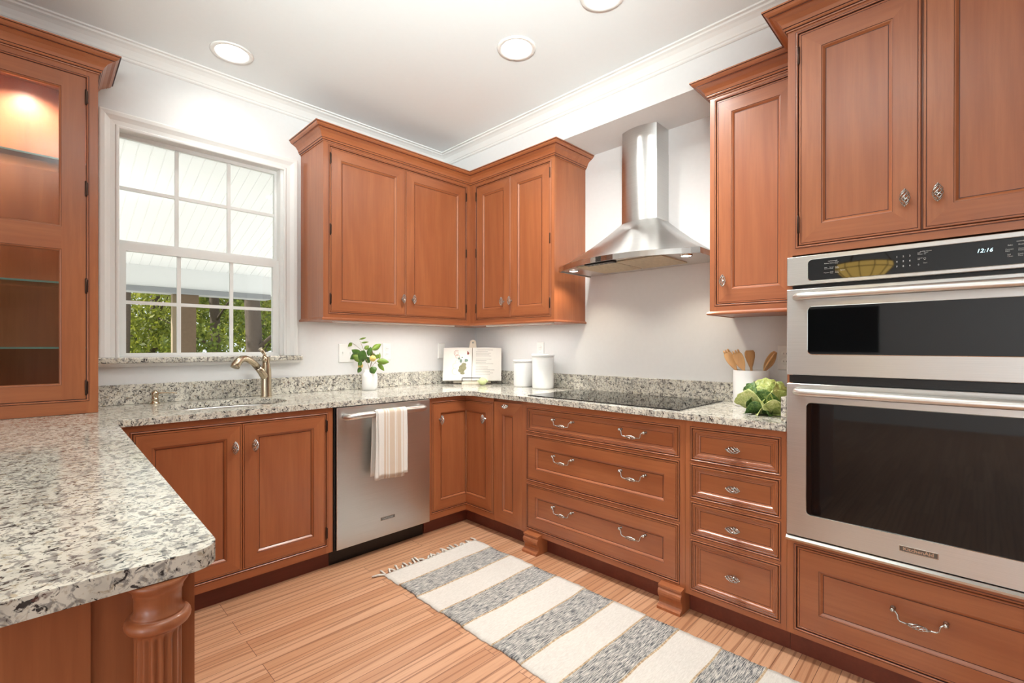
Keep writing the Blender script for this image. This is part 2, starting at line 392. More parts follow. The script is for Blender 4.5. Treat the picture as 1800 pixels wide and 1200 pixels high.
# ------------------------------------------------------------------ hardware
def knob_mesh():
    m = MB(PEWTER); L = 0.056
    for k in range(6):
        p = []; R = []
        for i in range(17):
            s = i/16; r = 0.0125*math.sin(PI*s)**0.75+0.0012; a = 2*PI*k/6+1.15*PI*s
            p.append((r*math.sin(a), (s-0.5)*L, 0.026+0.9*r*math.cos(a))); R.append(0.0019)
        m.tube(p, R, 6)
    m.sphere((0, -L/2, 0.026), 0.0036, 8, 6); m.sphere((0, L/2, 0.026), 0.0036, 8, 6)
    m.lathe([(0.008, 0.0004), (0.008, 0.0022), (0.0045, 0.005), (0.004, 0.013), (0.0055, 0.016), (0.0001, 0.017)], (0, 0, 0), 14)
    return m.build('knob', None, at=(0, 0, 0), weld=False)
KNOB = knob_mesh(); COL.objects.unlink(KNOB)
def knob(F, u, v, w, parent, horiz=False, label=None):
    o = KNOB.copy(); o.name = 'knob'; COL.objects.link(o)
    place(o, parent, F @ Matrix.Translation((u, v, w)) @ (Matrix.Rotation(PI/2, 4, 'Z') if horiz else Matrix.Identity(4)))
    o['label'] = 'pewter twisted birdcage knob'; return o
def pull_mesh():
    m = MB(PEWTER); S = 0.068
    for sg in (-1, 1):
        m.lathe([(0.008, 0.0004), (0.008, 0.002), (0.0045, 0.004), (0.004, 0.016)], M=Matrix.Translation((sg*S, 0, 0)), seg=12)
        m.sphere((sg*S, 0, 0.021), 0.0085, 12, 8)
        m.tube([(sg*S, 0, 0.021), (sg*(S-0.008), -0.001, 0.026), (sg*(S-0.014), -0.008, 0.028), (sg*(S-0.016), -0.022, 0.028), (sg*(S-0.021), -0.028, 0.028), (sg*(S-0.032), -0.029, 0.028), (sg*0.026, -0.030, 0.028)], 0.003, 8)
    for k in range(5):
        p = []
        for i in range(13):
            s = i/12; r = 0.0075*math.sin(PI*s)**0.8+0.0012; a = 2*PI*k/5+1.3*PI*s
            p.append(((s-0.5)*0.056, -0.030+r*math.sin(a), 0.028+r*math.cos(a)))
        m.tube(p, 0.0018, 6)
    return m.build('handle', None, at=(0, 0, 0), weld=False)
PULL = pull_mesh(); COL.objects.unlink(PULL)
def pull(F, u, v, w, parent):
    o = PULL.copy(); o.name = 'handle'; COL.objects.link(o); place(o, parent, F @ Matrix.Translation((u, v, w)))
    o['label'] = 'pewter twisted bail pull'; return o
hm_ = MB(BRONZE); hm_.lathe([(0.0001, -0.036), (0.0024, -0.035), (0.0042, -0.032), (0.0042, 0.032), (0.0024, 0.035), (0.0001, 0.036)], seg=10); hm_.box(-0.001, 0.007, -0.003, 0.0, -0.028, 0.028)
HINGE = hm_.build('hinge', None, at=(0, 0, 0)); COL.objects.unlink(HINGE)
def hinge(F, u, v, w, parent):
    o = HINGE.copy(); o.name = 'hinge'; COL.objects.link(o); p = F @ Vector((u, v, w)); place(o, parent, Matrix.Translation(p)); o['label'] = 'dark bronze barrel hinge'

# ------------------------------------------------------------------ cabinet builders
G = 0.0022
def wood_h(F): return WX if abs(F[0][0]) > 0.5 else WY
def face_frame(F, u0, u1, v0, v1, ops, parent, depth, bead=True, name='face_frame'):
    m = MB(WZ, wood_h(F), GLAZE)
    us = sorted({u0, u1, *[o[0] for o in ops], *[o[1] for o in ops]}); vs = sorted({v0, v1, *[o[2] for o in ops], *[o[3] for o in ops]})
    H = lambda a, c: any(o[0]-1e-6 <= a <= o[1]+1e-6 and o[2]-1e-6 <= c <= o[3]+1e-6 for o in ops)
    for i in range(len(us)-1):
        for j in range(len(vs)-1):
            a, c = (us[i]+us[i+1])/2, (vs[j]+vs[j+1])/2
            if H(a, c): continue
            hor = any(o[0] < a < o[1] for o in ops)
            m.face(m.pts([(us[i], vs[j], 0), (us[i+1], vs[j], 0), (us[i+1], vs[j+1], 0), (us[i], vs[j+1], 0)], F), 1 if hor else 0)
    for o in ops:
        if bead: m.rings(F, o[0]-0.0095, o[1]+0.0095, o[2]-0.0095, o[3]+0.0095, [(0, 0.0003), (0.0022, 0.0003), (0.0028, 0.0016), (0.0045, 0.0026), (0.0068, 0.0022), (0.0082, 0.0008), (0.0095, 0.0), (0.0095, -0.0205)], [2, 0, 0, 0, 0, 2, 2], cap=False)
        else: m.rings(F, o[0], o[1], o[2], o[3], [(0, 0.0), (0, -0.0205)], [2], cap=False)
    m.rings(F, u0, u1, v0, v1, [(0, 0), (0, -0.0205)], [0], cap=False)
    return m.build(name, parent, weld=False)
def carcass(F, u0, u1, v0, v1, d, parent, mat=None, name='cabinet_body'):
    m = MB(mat or WZ); m.box(u0, u1, v0, v1, -d+0.001, -0.0207, 0, F); return m.build(name, parent)
DOOR = lambda s: [(0, -0.019), (0, -0.0018), (0.0018, 0), (0.0062, 0), (0.0070, -0.0012), (0.0086, -0.0012), (0.0094, 0), (s-0.006, 0), (s-0.005, -0.0018), (s-0.001, -0.0030), (s+0.004, -0.0075), (s+0.006, -0.0095), (s+0.0085, -0.0095)]
DOORM = [0, 0, 0, 0, 2, 0, 0, 2, 0, 0, 0, 2]
DRAW = [(0, -0.019), (0, 0.0), (0.0015, 0.0015), (0.006, 0.0018), (0.0075, 0.0), (0.013, -0.0002), (0.0145, -0.003), (0.020, -0.0045), (0.024, -0.0095), (0.030, -0.0115), (0.032, -0.0115)]
DRAWM = [0, 0, 0, 2, 0, 2, 0, 0, 0, 2]
def front(F, op, parent, name='door', stile=0.074, style='door', mask=(1, 1, 1, 1), grain='z'):
    m = MB(WZ if grain == 'z' else wood_h(F), wood_h(F), GLAZE)
    a, b_, c, d = op; gl = G*mask[0]; gr = G*mask[1]
    if style == 'door': m.rings(F, a+gl, b_-gr, c+G, d-G, DOOR(stile), DOORM, mask, hm=1)
    else: m.rings(F, a+gl, b_-gr, c+G, d-G, DRAW, DRAWM, mask, hm=1)
    o = m.build(name, parent, weld=True); return o
CROWN = [(0.0005, 2.449), (0.005, 2.449), (0.0055, 2.454), (0.010, 2.456), (0.013, 2.461), (0.013, 2.464), (0.016, 2.466), (0.020, 2.479), (0.031, 2.495), (0.047, 2.505), (0.053, 2.506), (0.053, 2.509), (0.058, 2.510), (0.066, 2.516), (0.070, 2.524), (0.075, 2.525), (0.075, 2.531), (0.0005, 2.531)]
RAIL = [(0.0005, 1.373), (0.008, 1.373), (0.012, 1.377), (0.012, 1.382), (0.008, 1.386), (0.004, 1.391), (0.0005, 1.391)]
def crown(secs, parent, mat): m = MB(mat, GLAZE); m.loft(secs, pm={2: 1, 5: 1, 10: 1, 14: 1}); return m.build('crown_molding', parent)
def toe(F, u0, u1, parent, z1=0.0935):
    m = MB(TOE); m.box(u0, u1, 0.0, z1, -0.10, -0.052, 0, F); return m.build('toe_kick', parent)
DU, DB = 0.339, 0.6263
ZB, ZT = 1.376, 2.453
FU, FUS, FB, FBS = FW(-DU), FS(-DU), FW(-DB), FS(-DB)
seqs = sweep([(-1.4953, -0.0008), (-1.4953, -DU), (-DU, -DU), (-DU, -1.174), (-0.0008, -1.174)], CROWN)
seqr = sweep([(-1.4953, -0.0008), (-1.4953, -DU), (-DU, -DU), (-DU, -1.174), (-0.0008, -1.174)], RAIL)

# wall cabinet beside the window
c = thing('wall_cabinet', (-0.95, -0.17, ZB), 'cherry two-door wall cabinet hung beside the window', 'cabinet', 'upper cherry cabinets')
carcass(FU, -1.4953, -0.0008, ZB, ZT, DU, c)
ops = [(-1.4544, -0.3882, 1.4217, 2.4276)]
face_frame(FU, -1.4953, -DU-0.0003, ZB, ZT, ops, c, DU)
for (a, b_, kx, hx) in ((-1.4544, -0.9246+0.001, -0.951, -1.4544), (-0.9246-0.001, -0.3882, -0.868, -0.3882)):
    d = front(FU, (a, b_, 1.4217, 2.4276), c)
    knob(FU, kx, 1.538, 0, d)
    for z in (2.355, 1.925, 1.503): hinge(FU, hx+(0.0012 if kx < -0.9 else -0.0012), z, 0.003, d)
crown(seqs[:3], c, WX); m = MB(WX); m.loft(seqr[:3]); m.build('light_rail', c)
# wall cabinet on the hood wall, corner
c = thing('wall_cabinet', (-0.17, -0.76, ZB), 'cherry narrow two-door wall cabinet left of the range hood', 'cabinet', 'upper cherry cabinets')
carcass(FUS, DU+0.0012, 1.174, ZB, ZT, DU, c)
face_frame(FUS, DU+0.0003, 1.174, ZB, ZT, [(0.4029, 1.1388, 1.4217, 2.4276)], c, DU)
for (a, b_, kx, hx) in ((0.4029, 0.7698, 0.703, 0.4029), (0.7678, 1.1388, 0.782, 1.1388)):
    d = front(FUS, (a, b_, 1.4217, 2.4276), c); knob(FUS, kx, 1.538, 0, d)
    for z in (2.355, 1.925, 1.503): hinge(FUS, hx+(0.0012 if kx < .75 else -0.0012), z, 0.003, d)
crown(seqs[2:], c, WY); m = MB(WY); m.loft(seqr[2:]); m.build('light_rail', c)
# single-door wall cabinet right of the hood
c = thing('wall_cabinet', (-0.17, -2.39, ZB), 'cherry single-door wall cabinet between the hood and the oven tower', 'cabinet', 'upper cherry cabinets')
carcass(FUS, 2.178, 2.5965, ZB, ZT, DU, c)
face_frame(FUS, 2.178, 2.5965, ZB, ZT, [(2.2095, 2.565, 1.4240, 2.4276)], c, DU)
d = front(FUS, (2.2095, 2.565, 1.4240, 2.4276), c); knob(FUS, 2.249, 1.536, 0, d)
def flip(path, prof):   # outward on the left of travel
    return [[p for p in s] for s in reversed(sweep(list(reversed(path)), prof))]
def sw_left(path, prof):
    P = [Vector(p) for p in path]; secs = []
    for i in range(len(P)):
        ns = []
        if i > 0: d_ = (P[i]-P[i-1]).normalized(); ns.append(Vector((-d_.y, d_.x)))
        if i < len(P)-1: d_ = (P[i+1]-P[i]).normalized(); ns.append(Vector((-d_.y, d_.x)))
        n = ns[0] if len(ns) == 1 else (ns[0]+ns[1])/(1+ns[0].dot(ns[1]))
        secs.append([(P[i].x+n.x*o, P[i].y+n.y*o, z) for o, z in prof])
    return secs
def left_return(x0, yl, xf, yr, prof):   # side facing +y, then front facing -x
    n = [[(x0, yl+o, z) for o, z in prof], [(xf-o, yl+o, z) for o, z in prof], [(xf-o, yr, z) for o, z in prof]]
    return n
crown(left_return(-0.0008, -2.178, -DU, -2.5965, CROWN), c, WY); m = MB(WY); m.loft(left_return(-0.0008, -2.178, -DU, -2.5965, RAIL)); m.build('light_rail', c)

# oven tower
TD = 0.6263; FT = FS(-TD)
UT0, UT1 = 2.5985, 3.4005
c = thing('oven_cabinet', (-0.31, -3.0, 0), 'tall cherry oven tower cabinet at the right edge', 'cabinet')
m = MB(WZ)
m.box(UT0, UT0+0.018, 0.0945, ZT, -TD+0.001, -0.0207, 0, FT); m.box(UT1-0.018, UT1, 0.0945, ZT, -TD+0.001, -0.0207, 0, FT)
m.box(UT0+0.018, UT1-0.018, 0.0945, 0.455, -TD+0.001, -0.0207, 0, FT); m.box(UT0+0.018, UT1-0.018, 1.585, ZT, -TD+0.001, -0.0207, 0, FT); m.box(UT0+0.018, UT1-0.018, 0.455, 1.585, -TD+0.001, -TD+0.012, 0, FT)
m.build('cabinet_body', c)
opsT = [(2.6347, 3.3643, 1.6069, 2.4300), (2.6317, 3.3673, 0.1229, 0.4404)]
def tower_frame():
    face_frame(FT, UT0, UT1, 1.572, ZT, [opsT[0]], c, TD); 
    face_frame(FT, UT0, UT1, 0.0945, 0.4635, [opsT[1]], c, TD, name='lower_face_frame')
    mm = MB(WZ); mm.box(UT0, 2.6165, 0.4637, 1.5718, -0.0205, 0, 0, FT); mm.build('stile', c)
    mm = MB(WZ); mm.box(3.3825, UT1, 0.4637, 1.5718, -0.0205, 0, 0, FT); mm.build('stile', c)
tower_frame()
for (a, b_, kx, hx) in ((2.6347, 2.9985, 2.957, 2.6347), (3.0005, 3.3643, 3.040, 3.3643)):
    d = front(FT, (a, b_, 1.6069, 2.4300), c, stile=0.08); knob(FT, kx, 1.719, 0, d)
    for z in (2.345, 1.690): hinge(FT, hx+(0.0012 if kx < 3 else -0.0012), z, 0.003, d)
d = front(FT, opsT[1], c, 'drawer', 0.078, grain='h'); pull(FT, 2.9935, 0.312, -0.0095, d)
crown(left_return(-0.0008, -UT0, -TD, -UT1, CROWN), c, WY)
toe(FT, UT0, UT1, c)

# ------------------------------------------------------------------ wall oven with microwave
ov = thing('wall_oven', (-0.35, -2.98, 0.4645), 'stainless built-in microwave and oven combination in the oven tower', 'oven')
OU0, OU1 = 2.6035, 3.3955; FO = FS(-0.6275)
m = MB(BLACK); m.box(2.618, 3.381, 0.466, 1.555, -0.55, -0.001, 0, FO); m.build('oven_body', ov)
def panel_with_window(name, v0, v1, wu0, wu1, wv0, wv1, d0, d1, r=0.014):
    """steel slab with a rounded rectangular opening, and the glass set in it"""
    m = MB(STEEL, CHROME)
    def rr(u0, u1, c0, c1, rad, w, n=5):
        out = []
        for cx, cy, a0 in ((u1-rad, c0+rad, -PI/2), (u1-rad, c1-rad, 0), (u0+rad, c1-rad, PI/2), (u0+rad, c0+rad, PI)):
            for i in range(n+1): a = a0+PI/2*i/n; out.append((cx+rad*math.cos(a), cy+rad*math.sin(a), w))
        return out
    ro, ri = 0.0035, r
    m.loft([rr(OU0, OU1, v0, v1, ro, d0), rr(OU0, OU1, v0, v1, ro, d1-0.002), rr(OU0+0.002, OU1-0.002, v0+0.002, v1-0.002, ro, d1),
            rr(wu0-0.003, wu1+0.003, wv0-0.003, wv1+0.003, ri+0.003, d1), rr(wu0-0.001, wu1+0.001, wv0-0.001, wv1+0.001, ri+0.001, d1+0.001), rr(wu0, wu1, wv0, wv1, ri, d1-0.002)], [0, 0, 0, 1, 1], cap0=True, cap1=False, M=FO)
    o = m.build(name, ov, weld=True)
    g = MB(BGLASS); g.loft([rr(wu0, wu1, wv0, wv1, ri, d1-0.006), rr(wu0, wu1, wv0, wv1, ri, d1-0.0018)], M=FO); g = g.build('window' if 'door' in name else 'display_glass', o)
    return o, g
cp, cg = panel_with_window('control_panel', 1.452, 1.5615, 2.676, 3.323, 1.466, 1.5435, 0.001, 0.027)
md, mg = panel_with_window('microwave_door', 1.109, 1.437, 2.676, 3.323, 1.189, 1.366, 0.001, 0.027)
od, og = panel_with_window('oven_door', 0.491, 1.0755, 2.672, 3.327, 0.5815, 1.0035, 0.001, 0.027)
m = MB(BLACK); m.box(OU0+0.006, OU1-0.006, 1.0785, 1.106, 0.0005, 0.012, 0, FO)
for i in range(34): u = 2.72+i*0.017; m.box(u, u+0.012, 1.086, 1.090, 0.012, 0.0135, 0, FO)
m.build('vent_strip', ov)
m = MB(CHROME); m.loft([[(u, 0.466, 0.001), (u, 0.466, 0.020), (u, 0.470, 0.031), (u, 0.477, 0.031), (u, 0.486, 0.022), (u, 0.488, 0.001)] for u in (OU0-0.002, OU1)], M=FO); m.build('bottom_trim', ov)
def oven_handle(v, door):
    m = MB(SATIN)
    P = [(2.640, v, 0.028), (2.641, v, 0.052), (2.648, v, 0.066), (2.664, v, 0.075), (2.70, v, 0.080), (3.0, v, 0.086), (3.30, v, 0.080), (3.336, v, 0.075), (3.352, v, 0.066), (3.359, v, 0.052), (3.36, v, 0.028)]
    P = [(u, vv, w-0.006) for u, vv, w in P]
    m.tube(P, [0.0135, 0.0145, 0.015]+[0.0155]*5+[0.015, 0.0145, 0.0135], 14, M=FO, flat=0.85); o = m.build('handle', door); o['label'] = 'satin steel bar handle'
oven_handle(1.406, md); oven_handle(1.047, od)
wg = 0.0256
for (s, u, v, z) in [('MICROWAVE', 2.739, 1.5305, .0048), ('Reheat', 2.727, 1.523, .0052), ('Defrost', 2.744, 1.523, .0052), ('Soften\nMelt', 2.761, 1.5255, .0046), ('Auto\nConvect', 2.727, 1.508, .0046), ('Sensor\nCook', 2.744, 1.508, .0046), ('Keep\nWarm', 2.761, 1.508, .0046), ('Popcorn', 2.726, 1.489, .005), ('Cook\nTime', 2.745, 1.491, .0046), ('Cook\nPower', 2.761, 1.491, .0046), ('Options', 2.776, 1.494, .0046),
                     ('QUICK TOUCH', 2.996, 1.5305, .0042), ('Add\nMinute', 2.990, 1.5265, .0046), ('Timer\nSet', 3.006, 1.5265, .0046), ('Cancel\nOff', 2.990, 1.509, .0046), ('Start', 3.005, 1.492, .005),
                     ('CONVECTION', 3.215, 1.5305, .0048), ('Bake', 3.197, 1.521, .0055), ('Broil', 3.219, 1.521, .0055), ('Convect\nBake', 3.192, 1.509, .0050), ('Convect\nRoast', 3.219, 1.509, .0050), ('Self\nClean', 3.196, 1.493, .0052), ('Cook\nTime', 3.218, 1.493, .0052)]:
    text_mesh(s, z, FO, u, v, wg, PRINT, cg)
for i, s in enumerate('123456789'): text_mesh(s, 0.0075, FO, 2.935+0.0170*(i % 3), 1.5195-0.0165*(i//3), wg, PRINT, cg, bold=0.00015)
text_mesh('0', 0.0075, FO, 2.991, 1.4865, wg, PRINT, cg)
m = MB(PRINT); m.lathe([(0.0026, wg-0.0002), (0.0032, wg-0.0002), (0.0032, wg+0.0002), (0.0026, wg+0.0002)], M=FO @ Matrix.Translation((3.0085, 1.508, 0)), seg=16, cap0=False, cap1=False); m.box(3.0072, 3.0098, 1.5028, 1.5046, wg-0.0002, wg+0.0002, 0, FO); m.build('light_symbol', cg)
text_mesh('12:16', 0.0165, FO, 3.129, 1.509, wg, CLOCK, cg, 'clock_digits', shear=0.25)
def badge(F, u0, u1, v0, v1, w, parent, name='badge'):
    m = MB(CHROME, BLACK, plain('badge_grey', rgb(110, 108, 104), 0.3, 0.8)); m.rings(F, u0, u1, v0, v1, [(0, w-0.0003), (0, w+0.0015), (0.0012, w+0.0022), (0.0022, w+0.0022), (0.003, w+0.0012)], [0, 0, 0, 2], cap=2)
    o = m.build(name, parent)
    return o
bd = badge(FO, 2.944, 3.044, 0.5265, 0.5475, 0.027, od)
text_mesh('KitchenAid', 0.0155, FO, 2.994, 0.5322, 0.0283, CHROME, bd, align='CENTER', bold=0.0005, sx=1.12)

# ------------------------------------------------------------------ base cabinets
ZBB, ZBT = 0.0945, 0.8825
# sink base
c = thing('base_cabinet', (-2.03, -0.31, 0), 'cherry two-door sink base cabinet under the window', 'cabinet', 'base cherry cabinets')
m = MB(WZ); m.box(-2.538, -2.52, ZBB, ZBT, -DB+0.001, -0.0207, 0, FB); m.box(-1.5855, -1.5675, ZBB, ZBT, -DB+0.001, -0.0207, 0, FB); m.box(-2.52, -1.5855, ZBB, 0.60, -DB+0.001, -0.0207, 0, FB); m.box(-2.52, -1.5855, 0.60, ZBT, -0.04, -0.0207, 0, FB); m.build('cabinet_body', c)
face_frame(FB, -2.538, -1.5675, ZBB, ZBT, [(-2.4263, -1.6035, 0.140, 0.847)], c, DB)
for (a, b_, kx, hx) in ((-2.4263, -2.0115, -2.049, -2.4263), (-2.0135, -1.6035, -1.963, -1.6035)):
    d = front(FB, (a, b_, 0.140, 0.847), c, stile=0.07); knob(FB, kx, 0.737, 0, d)
    for z in (0.785, 0.205): hinge(FB, hx+(0.0012 if kx < -2 else -0.0012), z, 0.003, d)
toe(FB, -2.538, -1.5675, c)
# corner carousel cabinet
c = thing('base_cabinet', (-0.45, -0.45, 0), 'cherry corner base cabinet with a folded two-leaf door', 'cabinet', 'base cherry cabinets')
m = MB(WZ); m.box(-0.9365, -0.0008, ZBB, ZBT, -DB+0.001, -0.0207, 0, FB); m.box(DB-0.0207, 0.9055, ZBB, ZBT, -DB+0.001, -0.0207, 0, FBS); m.build('cabinet_body', c)
face_frame(FB, -0.9365, -DB, ZBB, ZBT, [(-0.9074, -DB, 0.140, 0.847)], c, DB)
face_frame(FBS, DB, 0.9055, ZBB, ZBT, [(DB, 0.8954, 0.140, 0.847)], c, DB)
d = front(FB, (-0.9074, -DB-0.0003, 0.140, 0.847), c, stile=0.07, mask=(1, 0, 1, 1)); knob(FB, -0.848, 0.737, 0, d)
d = front(FBS, (DB+0.0003, 0.8954, 0.140, 0.847), c, stile=0.07, mask=(0, 1, 1, 1)); knob(FBS, 0.826, 0.739, 0, d)
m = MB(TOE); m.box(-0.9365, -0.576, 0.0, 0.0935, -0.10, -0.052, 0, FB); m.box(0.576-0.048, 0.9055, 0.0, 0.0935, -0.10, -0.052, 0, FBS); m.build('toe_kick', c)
# narrow pull-out
c = thing('base_cabinet', (-0.31, -1.03, 0), 'cherry narrow pull-out base cabinet with a knob at its top', 'cabinet', 'base cherry cabinets')
carcass(FBS, 0.9062, 1.1575, ZBB, ZBT, DB, c)
m = MB(WZ, WY, GLAZE); m.rings(FBS, 0.9085, 1.1565, 0.0955, 0.862, [(0, -0.0195), (0, -0.001), (0.001, 0), (0.0775, 0), (0.0785, -0.0018), (0.082, -0.003), (0.087, -0.0075), (0.089, -0.0095), (0.0915, -0.0095)], [0, 0, 0, 2, 0, 0, 0, 2], hm=1); d = m.build('door', c)
knob(FBS, 1.032, 0.842, 0, d, True)
toe(FBS, 0.9062, 1.1575, c)
# wide drawer base under the cooktop
c = thing('drawer_cabinet', (-0.31, -1.67, 0), 'cherry wide three-drawer base cabinet on bracket feet under the cooktop', 'cabinet', 'base cherry cabinets')
carcass(FBS, 1.1585, 2.1835, ZBB, ZBT, DB, c)
opd = [(1.2006, 2.1494, 0.1302, 0.3895), (1.2006, 2.1494, 0.4200, 0.6830), (1.2006, 2.1494, 0.7125, 0.8432)]
face_frame(FBS, 1.1585, 2.1835, ZBB, ZBT, opd, c, DB)
for o_, st, pz, sty in ((opd[0], 0.07, 0.297, 'door'), (opd[1], 0.07, 0.588, 'door'), (opd[2], 0.03, 0.797, 'drawer')):
    d = front(FBS, o_, c, 'drawer', st, sty, grain='h')
    for pu in (1.472, 1.912): pull(FBS, pu, pz, -0.0105 if sty == 'door' else -0.0115, d)
fp = [(-0.548, 0), (-0.675, 0), (-0.675, 0.012), (-0.671, 0.016), (-0.664, 0.018), (-0.655, 0.026), (-0.652, 0.036), (-0.656, 0.050), (-0.664, 0.062), (-0.668, 0.074), (-0.666, 0.084), (-0.658, 0.092), (-0.6585, 0.096), (-0.663, 0.100), (-0.663, 0.108), (-0.6275, 0.113), (-0.6275, 0.0938), (-0.548, 0.0938)]
for ya in (-1.206, -2.070):
    m = MB(WZ, WY); m.loft([[(x, y, z) for x, z in fp] for y in (ya, ya-0.112)], 0); o = m.build('foot', c); o['label'] = 'scrolled bracket foot'
toe(FBS, 1.1585, 2.1835, c)
# four drawers
c = thing('drawer_cabinet', (-0.31, -2.39, 0), 'cherry four-drawer base cabinet beside the oven tower', 'cabinet', 'base cherry cabinets')
carcass(FBS, 2.1845, 2.5975, ZBB, ZBT, DB, c)
op4 = [(2.2156, 2.5686, 0.126, 0.3405), (2.2156, 2.5686, 0.3715, 0.5115), (2.2156, 2.5686, 0.5405, 0.6815), (2.2156, 2.5686, 0.7100, 0.8470)]
face_frame(FBS, 2.1845, 2.5975, ZBB, ZBT, op4, c, DB)
for o_, kz in zip(op4, (0.235, 0.441, 0.612, 0.779)):
    d = front(FBS, o_, c, 'drawer', style='drawer', grain='h'); knob(FBS, 2.3965, kz, -0.0115, d, True)
toe(FBS, 2.1845, 2.5975, c)

# dishwasher
dw = thing('dishwasher', (-1.25, -0.32, 0), 'stainless dishwasher with a towel bar left of the corner cabinet', 'dishwasher')
m = MB(BLACK); m.box(-1.5655, -0.9385, 0.10, 0.8800, -0.60, -0.004, 0, FB); m.build('tub_body', dw)
m = MB(STEEL); m.box(-1.5535, -0.9395, 0.0985, 0.8790, -0.0035, 0.0187, 0, FB, bevel=0.003); dd = m.build('door', dw)
m = MB(BLACK); m.box(-1.5655, -0.9455, 0.0, 0.0975, -0.10, -0.051, 0, FB); m.box(-1.5650, -1.5555, 0.10, 0.878, -0.0035, 0.004, 0, FB); m.build('toe_panel', dw)
m = MB(SATIN)
P = [(-1.506, 0.826, 0.018), (-1.508, 0.827, 0.040), (-1.500, 0.828, 0.060), (-1.483, 0.829, 0.069), (-1.43, 0.830, 0.072), (-1.2615, 0.832, 0.076), (-1.09, 0.834, 0.072), (-1.030, 0.834, 0.069), (-1.013, 0.834, 0.060), (-1.005, 0.834, 0.040), (-1.007, 0.834, 0.018)]
m.tube(P, 0.0185, 16, M=FB); m.build('handle', dd)
bd = badge(FB, -1.288, -1.193, 0.1925, 0.2115, 0.0187, dd)
text_mesh('KitchenAid', 0.0140, FB, -1.2405, 0.1975, 0.0200, CHROME, bd, align='CENTER', bold=0.0005, sx=1.12)

# dish towel over the bar
def towel():
    t = NT('striped_linen'); v = t.coords((1, 1, 1)); sx = t.n('ShaderNodeSeparateXYZ'); t.l(v, sx.inputs[0])
    ramp = t.ramp; mr = t.n('ShaderNodeMapRange'); mr.inputs[1].default_value = -0.105; mr.inputs[2].default_value = 0.105; t.l(sx.outputs[0], mr.inputs[0])
    wht, bei = rgb(238, 235, 229), rgb(218, 199, 178)
    st = [(0.0, wht), (0.27, bei), (0.33, wht), (0.36, bei), (0.40, wht), (0.44, bei), (0.58, bei), (0.60, wht), (0.63, bei), (0.655, wht), (0.67, bei), (0.80, wht), (0.86, bei), (0.88, wht)]
    c1 = ramp(mr.outputs[0], st, 'CONSTANT')
    wv = t.noise(t.coords((500, 500, 500)), 1.0, 2)
    c2 = t.mix(t.ramp(wv, [(0.3, (0.25, 0.25, 0.25, 1)), (0.7, (0, 0, 0, 1))]), c1, rgb(205, 195, 182))
    t.l(c2, t.b.inputs['Base Color']); t.set(Roughness=0.9); t.bump(t.noise(t.coords((60, 60, 25)), 1.0, 3), 0.5, 0.003)
    m = MB(t.m); yb = -DB-0.076; R = 0.0203
    def sheet(x0, x1, zf, zb, off, seed, tilt):
        path = []
        zc = 0.832
        for i in range(14): path.append((yb+R+off*0.4+0.002, zb+(zc-zb)*i/13))
        for i in range(1, 9): a = PI*i/9; path.append((yb+(R+off)*math.cos(a), zc+(R+off)*math.sin(a)))
        for i in range(19): path.append((yb-R-off, zc-(zc-zf)*i/18))
        rows = []
        for k, (y, z) in enumerate(path):
            row = []
            for j in range(25):
                s = j/24; fr = max(0.0, (k-22)/18.0); bk = max(0.0, (13-k)/13.0)
                wob = 0.0035*fr*math.sin(s*9+seed)+0.002*fr*math.sin(s*21+seed*2+k*0.15)
                x = x0+(x1-x0)*s+0.004*math.sin(k*0.25+seed)*fr+tilt*fr*0.01-0.012*bk
                row.append(m.bm.verts.new((x, y-abs(wob)-wob*0.5*(1 if fr > 0 else 0), z+0.004*fr*math.sin(s*5+seed))))
            rows.append(row)
        for a, b2 in zip(rows, rows[1:]):
            for j in range(24): m.face([a[j], a[j+1], b2[j+1], b2[j]], 0, True)
    sheet(-1.360, -1.168, 0.458, 0.475, 0.0, 0.3, -1); sheet(-1.352, -1.160, 0.470, 0.50, 0.0035, 1.7, 0.6)
    o = m.build('dish_towel', weld=False); sd = o.modifiers.new('thick', 'SOLIDIFY'); sd.thickness = 0.0016; sd.offset = 1
    tag(o, 'white and beige striped dish towel hanging over the dishwasher bar', 'towel')
towel()

# ------------------------------------------------------------------ countertop with backsplash
ct = thing('countertop', (-1.5, -0.4, 0.884), 'speckled granite worktop running round the kitchen in a U', 'countertop')
def arc(cx, cy, r, a0, a1, n=8): return [(cx+r*math.cos(math.radians(a0+(a1-a0)*i/n)), cy+r*math.sin(math.radians(a0+(a1-a0)*i/n))) for i in range(n+1)]
SKX, SKY, SKA, SKB = -1.993, -0.332, 0.275, 0.186
def sink_loop(s=0.0, n=48):
    out = []
    for i in range(n):
        a = 2*PI*i/n; ca, sa = math.cos(a), math.sin(a); e = 2/2.6
        out.append((SKX+(SKA-s)*math.copysign(abs(ca)**e, ca), SKY+(SKB-s)*math.copysign(abs(sa)**e, sa)))
    return out
DCF = 0.6445
pl = [(-0.0008, -0.0008), (-0.0008, -2.5972), (-DCF, -2.5972)] + [(-DCF, -0.80)] + list(reversed(arc(-DCF-0.10, -DCF-0.10, 0.10, 0, 90))) 
pl = [(-0.0008, -0.0008), (-0.0008, -2.5972), (-DCF, -2.5972)] + arc(-DCF-0.10, -DCF-0.10, 0.10, 0, 90) + arc(-2.476, -DCF-0.008, 0.008, 90, 178, 3) + arc(-2.553, -2.273, 0.040, 0, -90, 8) + [(-3.38, -2.313), (-3.38, -0.0008)]
m = MB(GRANITE); bm = m.bm
def ringe(ps, z): vs = [bm.verts.new((x, y, z)) for x, y in ps]; return [bm.edges.new((vs[i], vs[(i+1) % len(vs)])) for i in range(len(vs))]
es = ringe(pl, 0.914)+ringe(sink_loop(), 0.914); bmesh.ops.triangle_fill(bm, edges=es, use_beauty=True)
r = bmesh.ops.extrude_face_region(bm, geom=list(bm.faces))
